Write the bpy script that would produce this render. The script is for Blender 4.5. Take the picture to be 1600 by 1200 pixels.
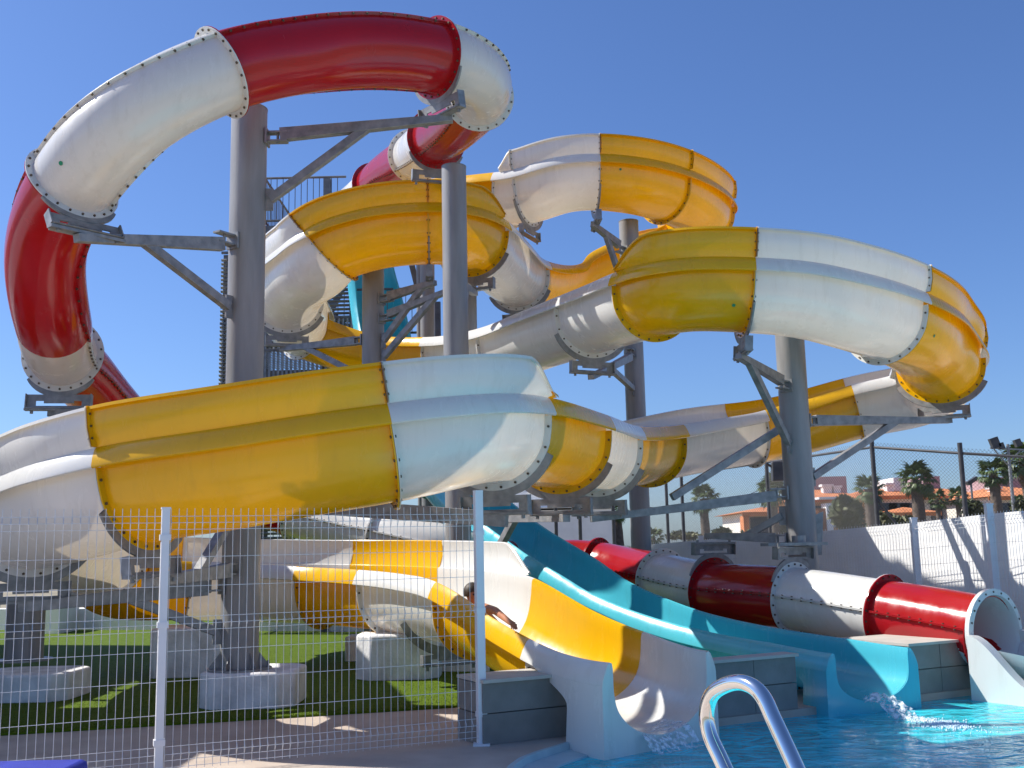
import bpy, math, random
from math import sin, cos, pi, radians, sqrt, atan2
from mathutils import Vector as V, Matrix
random.seed(7)
sc = bpy.context.scene
for o in list(bpy.data.objects): bpy.data.objects.remove(o)

# ------------------------------------------------------------------ camera, sky, sun, exposure
F, W0, H0 = 1640.0, 1600.0, 1200.0
EYE = V((0, 0, 1.62))
PITCH, ROLL = radians(8.85), radians(-1.2)
cam_d = bpy.data.cameras.new('camera'); cam = bpy.data.objects.new('camera', cam_d)
sc.collection.objects.link(cam); sc.camera = cam
cam_d.sensor_width = 36.0; cam_d.lens = 36.0 * F / W0
cam_d.clip_start = 0.05; cam_d.clip_end = 3000
CR = Matrix.Rotation(radians(90) + PITCH, 3, 'X') @ Matrix.Rotation(ROLL, 3, 'Z')
cam.matrix_world = Matrix.Translation(EYE) @ CR.to_4x4()

SUN_EL, SUN_AZ = 46.0, (-0.966, 0.259)            # horizontal direction towards the sun: left and a little behind
sdir = V((SUN_AZ[0] * cos(radians(SUN_EL)), SUN_AZ[1] * cos(radians(SUN_EL)), sin(radians(SUN_EL)))).normalized()
world = bpy.data.worlds.new('World'); sc.world = world; world.use_nodes = True
nt = world.node_tree; nt.nodes.clear()
sky = nt.nodes.new('ShaderNodeTexSky'); sky.sky_type = 'NISHITA'; sky.sun_disc = False
sky.sun_elevation = radians(SUN_EL); sky.sun_rotation = atan2(sdir.x, sdir.y)
sky.air_density = 1.0; sky.dust_density = 0.7; sky.ozone_density = 3.0; sky.altitude = 0
bg = nt.nodes.new('ShaderNodeBackground'); bg.inputs[1].default_value = 0.084
wo = nt.nodes.new('ShaderNodeOutputWorld')
tn = nt.nodes.new('ShaderNodeMix'); tn.data_type = 'RGBA'; tn.blend_type = 'MULTIPLY'; tn.inputs[0].default_value = 1
tn.inputs[7].default_value = (.71, .90, 1.26, 1); nt.links.new(sky.outputs[0], tn.inputs[6]); nt.links.new(tn.outputs[2], bg.inputs[0]); nt.links.new(bg.outputs[0], wo.inputs[0])
sl = bpy.data.lights.new('sun', 'SUN'); sl.energy = 5.0; sl.angle = radians(0.53); sl.color = (1.0, 0.95, 0.87)
so = bpy.data.objects.new('sun', sl); sc.collection.objects.link(so)
so.rotation_euler = (-sdir).to_track_quat('-Z', 'Y').to_euler(); so.location = (0, 0, 30)
sc.view_settings.view_transform = 'Standard'; sc.view_settings.look = 'None'
sc.view_settings.exposure = 0.5; sc.view_settings.gamma = 1.0; sc.view_settings.use_curve_mapping = False
sc.cycles.max_bounces = 10; sc.cycles.transparent_max_bounces = 16
sc.cycles.sample_clamp_indirect = 6.0

def at(px, py, Y):
    """point of the place at world distance Y whose direction was measured at (px, py)"""
    d = CR @ V(((px - W0 / 2) / F, -(py - H0 / 2) / F, -1.0))
    return EYE + d * (Y / d.y)

# ------------------------------------------------------------------ materials
MATS = {}
def nodes(name):
    m = bpy.data.materials.new(name); m.use_nodes = True
    n = m.node_tree; n.nodes.clear()
    out = n.nodes.new('ShaderNodeOutputMaterial')
    return m, n, out
def noise_mix(n, ca, cb, scale, detail=4, lo=0.35, hi=0.65, coord='Object', stretch=None):
    tc = n.nodes.new('ShaderNodeTexCoord'); mp = n.nodes.new('ShaderNodeMapping')
    if stretch: mp.inputs['Scale'].default_value = stretch
    nz = n.nodes.new('ShaderNodeTexNoise'); nz.inputs['Scale'].default_value = scale; nz.inputs['Detail'].default_value = detail
    cr = n.nodes.new('ShaderNodeValToRGB'); cr.color_ramp.elements[0].position = lo; cr.color_ramp.elements[1].position = hi
    cr.color_ramp.elements[0].color = (*ca, 1); cr.color_ramp.elements[1].color = (*cb, 1)
    n.links.new(tc.outputs[coord], mp.inputs[0]); n.links.new(mp.outputs[0], nz.inputs[0]); n.links.new(nz.outputs[0], cr.inputs[0])
    return cr.outputs[0], nz, mp
def bump(n, src, strength, dist=0.01):
    b = n.nodes.new('ShaderNodeBump'); b.inputs['Strength'].default_value = strength; b.inputs['Distance'].default_value = dist
    n.links.new(src, b.inputs['Height']); return b.outputs[0]
def pbr(name, ca, cb=None, rough=0.5, scale=3, metal=0, bmp=0, bscale=None, coat=0, spec=0.5, lo=.35, hi=.65, stretch=None, detail=4, bdist=.01):
    m, n, out = nodes(name)
    p = n.nodes.new('ShaderNodeBsdfPrincipled'); n.links.new(p.outputs[0], out.inputs[0])
    col, nz, mp = noise_mix(n, ca, cb or ca, scale, detail, lo, hi, 'Object', stretch)
    n.links.new(col, p.inputs['Base Color'])
    p.inputs['Roughness'].default_value = rough; p.inputs['Metallic'].default_value = metal
    p.inputs['Coat Weight'].default_value = coat; p.inputs['Specular IOR Level'].default_value = spec
    if bmp:
        nb = n.nodes.new('ShaderNodeTexNoise'); nb.inputs['Scale'].default_value = bscale or scale * 6; nb.inputs['Detail'].default_value = 5
        n.links.new(mp.outputs[0], nb.inputs[0]); n.links.new(bump(n, nb.outputs[0], bmp, bdist), p.inputs['Normal'])
    MATS[name] = m; return m
def fibreglass(name, ca, cb, trans, tf=0.3, rough=0.2):
    m, n, out = nodes(name)
    p = n.nodes.new('ShaderNodeBsdfPrincipled'); t = n.nodes.new('ShaderNodeBsdfTranslucent'); mx = n.nodes.new('ShaderNodeMixShader')
    mx.inputs[0].default_value = tf
    tc = n.nodes.new('ShaderNodeTexCoord')
    n1 = n.nodes.new('ShaderNodeTexNoise'); n1.inputs['Scale'].default_value = 0.9; n1.inputs['Detail'].default_value = 6; n1.inputs['Roughness'].default_value = .6
    mp = n.nodes.new('ShaderNodeMapping'); mp.inputs['Scale'].default_value = (1, 1, .35)
    n.links.new(tc.outputs['Object'], mp.inputs[0]); n.links.new(mp.outputs[0], n1.inputs[0])
    cr = n.nodes.new('ShaderNodeValToRGB'); cr.color_ramp.elements[0].position = .35; cr.color_ramp.elements[1].position = .68
    cr.color_ramp.elements[0].color = (*ca, 1); cr.color_ramp.elements[1].color = (*cb, 1)
    n.links.new(n1.outputs[0], cr.inputs[0])
    st = n.nodes.new('ShaderNodeMapping'); st.inputs['Scale'].default_value = (7, 7, .9); n.links.new(tc.outputs['Object'], st.inputs[0])
    ns = n.nodes.new('ShaderNodeTexNoise'); ns.inputs['Scale'].default_value = 1.6; ns.inputs['Detail'].default_value = 7; ns.inputs['Roughness'].default_value = .62; n.links.new(st.outputs[0], ns.inputs[0])
    rs = n.nodes.new('ShaderNodeMapRange'); rs.inputs[1].default_value = .52; rs.inputs[2].default_value = .78; rs.inputs[3].default_value = 0; rs.inputs[4].default_value = .30; n.links.new(ns.outputs[0], rs.inputs[0])
    md = n.nodes.new('ShaderNodeMix'); md.data_type = 'RGBA'; n.links.new(rs.outputs[0], md.inputs[0]); n.links.new(cr.outputs[0], md.inputs[6])
    md.inputs[7].default_value = (ca[0] * .62 + .02, ca[1] * .60 + .015, ca[2] * .55 + .01, 1)
    n.links.new(md.outputs[2], p.inputs['Base Color'])
    # scuffs and thin dirt
    n2 = n.nodes.new('ShaderNodeTexNoise'); n2.inputs['Scale'].default_value = 5; n2.inputs['Detail'].default_value = 8; n2.inputs['Roughness'].default_value = .7
    n.links.new(mp.outputs[0], n2.inputs[0])
    rr = n.nodes.new('ShaderNodeMapRange'); rr.inputs[1].default_value = .3; rr.inputs[2].default_value = .75
    rr.inputs[3].default_value = rough - .07; rr.inputs[4].default_value = rough + .16
    n.links.new(n2.outputs[0], rr.inputs[0]); n.links.new(rr.outputs[0], p.inputs['Roughness'])
    n3 = n.nodes.new('ShaderNodeTexNoise'); n3.inputs['Scale'].default_value = 2.2; n3.inputs['Detail'].default_value = 3
    n.links.new(tc.outputs['Object'], n3.inputs[0])
    nb = bump(n, n3.outputs[0], .35, .012); n.links.new(nb, p.inputs['Normal'])
    p.inputs['Coat Weight'].default_value = .2; p.inputs['Coat Roughness'].default_value = .06
    t.inputs[0].default_value = (*trans, 1)
    # thickness of the hand-laid laminate varies, so does what shines through
    mr = n.nodes.new('ShaderNodeMapRange'); mr.inputs[1].default_value = .3; mr.inputs[2].default_value = .7
    mr.inputs[3].default_value = tf * .75; mr.inputs[4].default_value = tf * 1.2
    n.links.new(n1.outputs[0], mr.inputs[0]); n.links.new(mr.outputs[0], mx.inputs[0])
    n.links.new(p.outputs[0], mx.inputs[1]); n.links.new(t.outputs[0], mx.inputs[2]); n.links.new(mx.outputs[0], out.inputs[0])
    MATS[name] = m; return m
YEL = fibreglass('yellow_gelcoat', (.76, .425, .002), (.82, .46, .004), (1.0, .40, .002), .09)
WHT = fibreglass('white_gelcoat', (.70, .71, .69), (.77, .77, .745), (1.0, .84, .62), .13)
RED = fibreglass('red_gelcoat', (.36, .008, .014), (.43, .012, .018), (.90, .025, .006), .17, .16)
TEA = fibreglass('turquoise_gelcoat', (.075, .52, .64), (.095, .57, .69), (.07, .64, .78), .2)
GAL = pbr('galvanised_steel', (.19, .20, .21), (.34, .345, .35), .5, 9, .45, .15, 60, lo=.3, hi=.7)
PAI = pbr('grey_column_paint', (.20, .20, .205), (.32, .322, .325), .45, 2.6, .1, .2, 30, stretch=(2.2, 2.2, .35), lo=.28, hi=.72, detail=9)
DRK = pbr('dark_steel', (.05, .053, .06), (.085, .085, .09), .5, 5, .3)
STL = pbr('tower_steel', (.11, .115, .125), (.17, .175, .185), .5, 5, .3)
BOL = pbr('bolt_steel', (.07, .05, .035), (.16, .12, .08), .55, 30, .5)
CHR = pbr('polished_steel', (.75, .74, .72), (.8, .79, .77), .07, 3, 1.0)
WPT = pbr('white_powder_coat', (.72, .74, .77), (.78, .79, .82), .4, 4)
WIR = pbr('wire_powder_coat', (.62, .64, .66), (.72, .73, .75), .4, 10)
RND = pbr('white_render', (.70, .70, .70), (.84, .84, .835), .85, 1.6, 0, .5, 40, lo=.3, hi=.7)
CON = pbr('white_painted_concrete', (.56, .555, .55), (.80, .80, .81), .75, 4, 0, .5, 25, lo=.3, hi=.6)
DEC = pbr('beige_paving', (.42, .345, .285), (.53, .455, .385), .75, 2.5, 0, .35, 60, lo=.3, hi=.7)
TIL = pbr('grey_stone_tile', (.17, .165, .155), (.27, .26, .245), .55, 3.5, 0, .25, 30, lo=.25, hi=.75)
CAP = pbr('pale_stone_cap', (.45, .42, .37), (.52, .49, .44), .7, 4, 0, .2)
ROOF = pbr('terracotta_tiles', (.50, .17, .06), (.66, .25, .10), .8, 1.2, 0, .8, 6, bdist=.05)
HWL = pbr('pale_house_wall', (.72, .68, .60), (.80, .76, .69), .85, .5)
MAU = pbr('mauve_house_wall', (.36, .25, .27), (.42, .30, .31), .85, .5)
OCH = pbr('ochre_house_wall', (.50, .27, .11), (.58, .34, .16), .85, .5)
BRN = pbr('brown_panel', (.26, .095, .045), (.32, .12, .06), .8, .6)
GLS = pbr('window_glass', (.03, .04, .06), (.05, .06, .08), .1, 1)
SOIL = pbr('dry_ground', (.22, .19, .13), (.30, .26, .18), .95, .3)
LEAF = pbr('palm_leaf', (.045, .075, .02), (.10, .15, .04), .5, 1.5)
DEAD = pbr('dead_palm_leaf', (.14, .085, .045), (.24, .16, .09), .8, 1.5)
TRNK = pbr('palm_trunk', (.09, .07, .055), (.16, .125, .10), .9, 6, 0, .8, 15)
SHR = pbr('shrub_leaf', (.04, .065, .02), (.13, .13, .04), .6, .9)
BLU = pbr('blue_canvas', (.008, .022, .30), (.012, .032, .37), .6, 6, 0, .3, 200)
SKIN = pbr('warm_skin', (.38, .15, .075), (.43, .18, .09), .5, 8)  # one warm brown tone, barely varied
HAIR = pbr('dark_hair', (.02, .013, .01), (.045, .03, .02), .6, 20)
SWIM = pbr('swim_shorts', (.02, .03, .08), None, .7)
GRN = pbr('green_sticker', (.0, .25, .12), None, .4)
BLK = pbr('black_rubber', (.02, .02, .02), None, .7)
POOL = pbr('pool_liner', (.16, .76, .88), (.24, .84, .93), .4, 1.2, lo=.3, hi=.7)

# artificial turf
TURF = pbr('artificial_turf', (.075, .125, .004), (.095, .15, .006), .8, 9, 0, .9, 160, spec=.15)
# water surface: clear sheet over the basin, rippled, with reflection by fresnel
m, n, out = nodes('pool_water'); WAT = m
gl = n.nodes.new('ShaderNodeBsdfGlossy'); gl.inputs['Roughness'].default_value = .03
tr = n.nodes.new('ShaderNodeBsdfTransparent'); tr.inputs[0].default_value = (.55, .90, .97, 1)
df = n.nodes.new('ShaderNodeBsdfDiffuse'); df.inputs[0].default_value = (.06, .76, .90, 1)
fr = n.nodes.new('ShaderNodeFresnel'); fr.inputs[0].default_value = 1.33
tc = n.nodes.new('ShaderNodeTexCoord'); mp = n.nodes.new('ShaderNodeMapping'); mp.inputs['Scale'].default_value = (1, 1.5, 1)
nz = n.nodes.new('ShaderNodeTexNoise'); nz.inputs['Scale'].default_value = 3.2; nz.inputs['Detail'].default_value = 5; nz.inputs['Distortion'].default_value = 1.2
n.links.new(tc.outputs['Object'], mp.inputs[0]); n.links.new(mp.outputs[0], nz.inputs[0])
bn = bump(n, nz.outputs[0], 1.0, .05)
n.links.new(bn, gl.inputs['Normal']); n.links.new(bn, fr.inputs['Normal'])
cr = n.nodes.new('ShaderNodeValToRGB'); cr.color_ramp.elements[0].position = .42; cr.color_ramp.elements[1].position = .60
cr.color_ramp.elements[0].color = (.5, .5, .5, 1); cr.color_ramp.elements[1].color = (.92, .92, .92, 1)
n.links.new(nz.outputs[0], cr.inputs[0])
m1 = n.nodes.new('ShaderNodeMixShader'); m2 = n.nodes.new('ShaderNodeMixShader')
n.links.new(cr.outputs[0], m1.inputs[0])
n.links.new(tr.outputs[0], m1.inputs[1]); n.links.new(df.outputs[0], m1.inputs[2])
n.links.new(fr.outputs[0], m2.inputs[0]); n.links.new(m1.outputs[0], m2.inputs[1]); n.links.new(gl.outputs[0], m2.inputs[2])
n.links.new(m2.outputs[0], out.inputs[0])
FOAM = pbr('white_water', (.62, .76, .82), None, .12, 5); 
SPRAY = None
m, n, out = nodes('falling_water'); SPRAY = m
p = n.nodes.new('ShaderNodeBsdfPrincipled'); p.inputs['Base Color'].default_value = (.85, .92, .95, 1); p.inputs['Roughness'].default_value = .08
t = n.nodes.new('ShaderNodeBsdfTransparent'); mx = n.nodes.new('ShaderNodeMixShader')
tc = n.nodes.new('ShaderNodeTexCoord'); nz = n.nodes.new('ShaderNodeTexNoise'); nz.inputs['Scale'].default_value = 22; nz.inputs['Detail'].default_value = 4
cr = n.nodes.new('ShaderNodeValToRGB'); cr.color_ramp.elements[0].position = .42; cr.color_ramp.elements[1].position = .62
n.links.new(tc.outputs['Object'], nz.inputs[0]); n.links.new(nz.outputs[0], cr.inputs[0]); n.links.new(cr.outputs[0], mx.inputs[0])
n.links.new(t.outputs[0], mx.inputs[1]); n.links.new(p.outputs[0], mx.inputs[2]); n.links.new(bump(n, nz.outputs[0], .8, .05), p.inputs['Normal'])
n.links.new(mx.outputs[0], out.inputs[0])

# ------------------------------------------------------------------ object helpers
COL = sc.collection
LOC = {}
def empty(name, loc, label, cat, group=None):
    o = bpy.data.objects.new(name, None); COL.objects.link(o); o.location = loc; o.empty_display_size = .2
    LOC[o.name] = V(loc); o['label'] = label; o['category'] = cat
    if group: o['group'] = group
    return o
class MB:
    def __init__(s): s.v = []; s.f = []
    def grid(s, rows, closed=False):
        b = len(s.v); k = len(rows[0])
        for r in rows: s.v.extend(r)
        for i in range(len(rows) - 1):
            for j in range(k if closed else k - 1):
                j2 = (j + 1) % k
                s.f.append((b + i * k + j, b + i * k + j2, b + (i + 1) * k + j2, b + (i + 1) * k + j))
        return b
    def poly(s, pts):
        b = len(s.v); s.v.extend(pts); s.f.append(tuple(range(b, b + len(pts))))
    def box8(s, p):
        b = len(s.v); s.v.extend(p)
        for q in ((0, 3, 2, 1), (4, 5, 6, 7), (0, 1, 5, 4), (1, 2, 6, 5), (2, 3, 7, 6), (3, 0, 4, 7)): s.f.append(tuple(b + i for i in q))
    def obox(s, c, ax, ay, az, hx, hy, hz):
        c = V(c); P = []
        for z in (-hz, hz):
            for x, y in ((-hx, -hy), (hx, -hy), (hx, hy), (-hx, hy)): P.append(c + ax * x + ay * y + az * z)
        s.box8(P)
    def box(s, x0, x1, y0, y1, z0, z1):
        s.box8([V((x0, y0, z0)), V((x1, y0, z0)), V((x1, y1, z0)), V((x0, y1, z0)), V((x0, y0, z1)), V((x1, y0, z1)), V((x1, y1, z1)), V((x0, y1, z1))])
    def beam(s, a, b, w, h, w2=None, h2=None, up=V((0, 0, 1))):
        a = V(a); b = V(b); w2 = w2 or w; h2 = h2 or h
        d = (b - a).normalized(); sx = d.cross(up)
        if sx.length < 1e-4: sx = V((1, 0, 0))
        sx.normalize(); u = sx.cross(d)
        P = [a + sx * i * w / 2 + u * j * h / 2 for i, j in ((-1, -1), (1, -1), (1, 1), (-1, 1))] + [b + sx * i * w2 / 2 + u * j * h2 / 2 for i, j in ((-1, -1), (1, -1), (1, 1), (-1, 1))]
        s.box8(P)
    def ibeam(s, a, b, w, h, w2=None, h2=None, t=.012):
        a = V(a); b = V(b); w2 = w2 or w; h2 = h2 or h
        d = (b - a).normalized(); sx = d.cross(V((0, 0, 1))).normalized(); u = sx.cross(d)
        s.beam(a + u * (h / 2), b + u * (h2 / 2), w, t, w2, t); s.beam(a - u * (h / 2), b - u * (h2 / 2), w, t, w2, t)
        s.beam(a, b, t, h - t * 1.1, t, h2 - t * 1.1)
    def tube(s, pts, r, n=10, caps=True, radii=None):
        pts = [V(p) for p in pts]; rows = []; pu = None
        for i, p in enumerate(pts):
            d = (pts[min(i + 1, len(pts) - 1)] - pts[max(i - 1, 0)]).normalized()
            if pu is None:
                pu = d.orthogonal().normalized()
            pu = (pu - d * pu.dot(d)).normalized(); q = d.cross(pu)
            rr = radii[i] if radii else r
            rows.append([p + pu * cos(2 * pi * k / n) * rr + q * sin(2 * pi * k / n) * rr for k in range(n)])
        s.grid(rows, True)
        if caps: s.poly(list(reversed(rows[0]))); s.poly(rows[-1])
    def cyl(s, a, b, r, n=24, r2=None): s.tube([a, b], r, n, True, [r, r2 or r])
    def hexb(s, c, d, r=.014, h=.014, n=6): s.tube([c, V(c) + V(d) * h], r, n)
    def prism(s, pts, off):
        """closed outline pts (list of V), extruded by off"""
        n = len(pts); b = len(s.v); s.v.extend(pts); s.v.extend([p + off for p in pts])
        s.f.append(tuple(range(b, b + n))); s.f.append(tuple(reversed(range(b + n, b + 2 * n))))
        for i in range(n): s.f.append((b + i, b + (i + 1) % n, b + n + (i + 1) % n, b + n + i))
    def build(s, name, mat, parent=None, label=None, kind=None, cat=None, group=None, smooth=True, ang=35, bevel=0, fix=True):
        if not s.v: return None
        lo = V([min(p[i] for p in s.v) for i in range(3)]); hi = V([max(p[i] for p in s.v) for i in range(3)])
        c = (lo + hi) / 2
        if parent is None: c.z = lo.z
        me = bpy.data.meshes.new(name); me.from_pydata([tuple(V(p) - c) for p in s.v], [], s.f); me.materials.append(mat)
        if fix:
            import bmesh
            bm = bmesh.new(); bm.from_mesh(me); bmesh.ops.recalc_face_normals(bm, faces=bm.faces); bm.to_mesh(me); bm.free()
        if smooth:
            me.polygons.foreach_set('use_smooth', [True] * len(me.polygons)); me.set_sharp_from_angle(angle=radians(ang))
        me.update()
        o = bpy.data.objects.new(name, me); COL.objects.link(o)
        o.parent = parent; o.location = c - (LOC[parent.name] if parent else V((0, 0, 0))); LOC[o.name] = c
        if label: o['label'] = label
        if kind: o['kind'] = kind
        if cat: o['category'] = cat
        if group: o['group'] = group
        if bevel:
            b = o.modifiers.new('bevel', 'BEVEL'); b.width = bevel; b.segments = 2; b.limit_method = 'ANGLE'
        return o
def copy_tree(o, parent=None):
    c = o.copy(); COL.objects.link(c); c.parent = parent
    for ch in [x for x in bpy.data.objects if x.parent == o]: copy_tree(ch, c)
    return c
def recopy(o, label, loc, rz=0, s=1):
    c = copy_tree(o); c['label'] = label; c.location = loc; c.rotation_euler = (0, 0, rz); c.scale = (s, s, s); return c

# ------------------------------------------------------------------ swept paths
class Path:
    """control rows (px, py, Y, side, R offset...) -> smoothed centre line, side = which lip was measured"""
    def __init__(s, ctrl, off, smooth=5, step=.07):
        raw = [V(c[:3]) if c[3] == 'W' else at(c[0], c[1], c[2]) for c in ctrl]; side = [{'L': -1, 'R': 1, 'C': 0, 'W': 0}[c[3]] for c in ctrl]
        cen = list(raw)
        for _ in range(6):
            new = []
            for i in range(len(raw)):
                T = cen[min(i + 1, len(raw) - 1)] - cen[max(i - 1, 0)]; T.z = 0; T.normalize()
                S = T.cross(V((0, 0, 1)))
                new.append(raw[i] - S * side[i] * off)
            cen = new
        P = []; tt = []
        n = len(cen)
        for i in range(n - 1):
            p0 = cen[max(i - 1, 0)]; p1 = cen[i]; p2 = cen[i + 1]; p3 = cen[min(i + 2, n - 1)]
            L = (p2 - p1).length; k = max(4, int(L / step))
            t0 = 0; t1 = t0 + max((p1 - p0).length, .01) ** .5; t2 = t1 + max(L, .01) ** .5; t3 = t2 + max((p3 - p2).length, .01) ** .5
            if i == 0: p0 = p1 - (p2 - p1); t1 = t0 + max(L, .01) ** .5; t2 = t1 + (t1 - t0); t3 = t2 + max((p3 - p2).length, .01) ** .5
            if i == n - 2: p3 = p2 + (p2 - p1); t3 = t2 + (t2 - t1)
            for j in range(k):
                u = t1 + (t2 - t1) * j / k
                A1 = p0 * ((t1 - u) / (t1 - t0)) + p1 * ((u - t0) / (t1 - t0)); A2 = p1 * ((t2 - u) / (t2 - t1)) + p2 * ((u - t1) / (t2 - t1))
                A3 = p2 * ((t3 - u) / (t3 - t2)) + p3 * ((u - t2) / (t3 - t2))
                B1 = A1 * ((t2 - u) / (t2 - t0)) + A2 * ((u - t0) / (t2 - t0)); B2 = A2 * ((t3 - u) / (t3 - t1)) + A3 * ((u - t1) / (t3 - t1))
                P.append(B1 * ((t2 - u) / (t2 - t1)) + B2 * ((u - t1) / (t2 - t1))); tt.append(i + j / k)
        P.append(cen[-1]); tt.append(n - 1)
        for _ in range(smooth):
            P = [P[0]] + [(P[i - 1] + P[i] * 2 + P[i + 1]) / 4 for i in range(1, len(P) - 1)] + [P[-1]]
        s.P = P; s.t = tt; s.n = n
        s.fr = []
        for i in range(len(P)):
            T = (P[min(i + 2, len(P) - 1)] - P[max(i - 2, 0)]).normalized()
            S = T.cross(V((0, 0, 1))).normalized(); U = S.cross(T)
            s.fr.append((P[i], T, S, U))
    def idx(s, t):
        for i, q in enumerate(s.t):
            if q >= t - 1e-6: return i
        return len(s.t) - 1
    def frame(s, t): return s.fr[s.idx(t)]
def lerpk(keys, t):
    """smooth interpolation through (t, value) keys"""
    if t <= keys[0][0]: return keys[0][1]
    for (a, x), (b, y) in zip(keys, keys[1:]):
        if t <= b:
            u = (t - a) / (b - a); u = u * u * (3 - 2 * u); return x + (y - x) * u
    return keys[-1][1]

# ================================================================== THE SETTING
def sheet(name, pts, z, mat, kind='structure'):
    b = MB(); b.poly([V((x, y, z)) for x, y in pts]); return b.build(name, mat, kind=kind, smooth=False, fix=False)
# fence line (camera side) and pool wall line
FA, FB = V((-5.2, 7.0, 0)), V((-.30, 9.0, 0))
fd = (FB - FA).normalized(); fn = V((-fd.y, fd.x, 0))
WA = V((-.30, 9.05, 0)); wd = V((5.1, 2.7, 0)).normalized(); wn = V((-wd.y, wd.x, 0))
g = MB(); S_ = 1500
g.box(-S_, S_, 30, S_, -.6, -.12); g.box(-S_, -14, -S_, 30, -.6, -.12); g.box(20, S_, -S_, 30, -.6, -.12); g.box(-14, 20, -S_, -6, -.6, -.12)
g.build('ground', SOIL, kind='structure', smooth=False)
# deck slab with the pool cut out: pool outline
c1 = WA + wd * .62
EDGE = [(-.12, 2.3), (-.11, 6.6), (-.10, 7.4), (-.08, 7.9), (-.04, 8.22), (.04, 8.50), (.17, 8.74), (.34, 8.98), (.52, 9.25), (.62, 9.52)]
pool = list(reversed(EDGE)) + [(9.5, 2.3), (9.5, 14.2)]
we = WA + wd * 9.2
pool[-1] = (9.5, WA.y + (9.5 - WA.x) * wd.y / wd.x)
dk = MB()
outer = [(-14, -6), (20, -6), (20, 30), (-14, 30)]
# deck pieces round the pool, each a closed slab
def slab(pts, z0, z1, mb):
    mb.prism([V((x, y, z0)) for x, y in pts], V((0, 0, z1 - z0)))
d1 = MB(); slab([(-14, -6), (20, -6), (20, 2.3), (-14, 2.3)], -.5, 0, d1)
left = [(-14, 2.3)] + EDGE + [(20, WA.y + (20 - WA.x) * wd.y / wd.x), (20, 30), (-14, 30)]
slab(left, -.5, 0, d1); slab([(9.5, 2.3), (20, 2.3), (20, 19), (9.5, 13.8)], -.5, -.002, d1)
d1.build('pool_deck', DEC, kind='structure', smooth=False)
cp = MB()
cpath = [V((x, y, 0)) for x, y in EDGE]
rows = []
for i, p in enumerate(cpath):
    T = (cpath[min(i + 1, len(cpath) - 1)] - cpath[max(i - 1, 0)]).normalized(); S = T.cross(V((0, 0, 1)))
    rows.append([p - S * .05 + V((0, 0, .004)), p - S * .0 + V((0, 0, .008)), p + S * .01 + V((0, 0, -.045)), p + S * .24 + V((0, 0, -.055)), p + S * .26 + V((0, 0, -.5))])
cp.grid(rows); COPE = pbr('pool_coping', (.36, .50, .55), (.44, .58, .62), .5, 5)
cp.build('pool_coping', COPE, kind='structure')
pb = MB(); pb.poly([V((x, y, -.75)) for x, y in [(-1, 2), (10, 2), (10, 15), (-1, 15)]])
for a, b in zip(pool, pool[1:] + pool[:1]): pb.poly([V((a[0], a[1], -.75)), V((b[0], b[1], -.75)), V((b[0], b[1], -.02)), V((a[0], a[1], -.02))])
pb.build('pool_basin', POOL, kind='structure', smooth=False, fix=False)
wt = MB(); NX, NY = 60, 60
sheetpts = []
wt.poly([V((x, y, -.07)) for x, y in pool])
wt.build('pool_water', WAT, kind='structure', smooth=False, fix=False)
# inlets on the basin floor
for i, (px, py) in enumerate(((1172, 1168), (1282, 1150), (1472, 1116), (1548, 1101), (1400, 1175))):
    d = CR @ V(((px - 800) / F, -(py - 600) / F, -1)); k = (-.35 - 1.62) / d.z; q = EYE + d * k
    b = MB(); b.cyl((q.x, q.y, -.372), (q.x, q.y, -.35), .085, 20); 
    for k_ in range(5): b.box(q.x - .07, q.x + .07, q.y - .055 + k_ * .025, q.y - .045 + k_ * .025, -.35, -.343)
    b.cyl((q.x, q.y, -.74), (q.x, q.y, -.373), .03, 8)
    b.build('pool_inlet', BLK, cat='water inlet', group='dark inlets under the water', label='dark round water inlet under the rippled pool water, ' +
            ('beside the chrome handrail', 'in front of the turquoise chute', 'between turquoise chute and red tube mouth', 'under the red tube mouth', 'nearest the camera')[i])

# turf behind the fence
tp = [at(-40, 1153, 1), at(745, 1102, 1)]
def ground_pt(px, py, z=0):
    d = CR @ V(((px - 800) / F, -(py - 600) / F, -1)); return EYE + d * ((z - 1.62) / d.z)
ta, tb = ground_pt(0, 1150), ground_pt(745, 1104)
td = (tb - ta).normalized(); ta = ta - td * 7; tb = tb + td * .6
tf = MB(); poly = [(ta.x, ta.y), (tb.x, tb.y), (tb.x + 2.2, tb.y + .8), (3.4, 14.0), (3.4, 29), (-13.8, 29), (-13.8, ta.y)]
tf.prism([V((x, y, .001)) for x, y in poly], V((0, 0, .022)))
tf.build('turf_mat', TURF, kind='structure', smooth=False)
bl = MB(); rnd = random.Random(3)
for i in range(42000):
    u = rnd.random(); x = -9.5 + 11.5 * rnd.random(); y0 = ta.y + (x - ta.x) * td.y / td.x
    y = y0 + .01 + (rnd.random() ** 2.0) * 9
    if x > 1.6 and y < 12.5: continue
    a = rnd.random() * 6.28; h = .007 + .009 * rnd.random(); w = .004
    dx, dy = cos(a) * w, sin(a) * w; lx, ly = rnd.uniform(-.012, .012), rnd.uniform(-.012, .012)
    b0 = len(bl.v); bl.v.extend([V((x - dx, y - dy, .022)), V((x + dx, y + dy, .022)), V((x + lx, y + ly, .022 + h))]); bl.f.append((b0, b0 + 1, b0 + 2))
bl.build('turf_blades', TURF, kind='stuff', smooth=False, fix=False)

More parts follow.
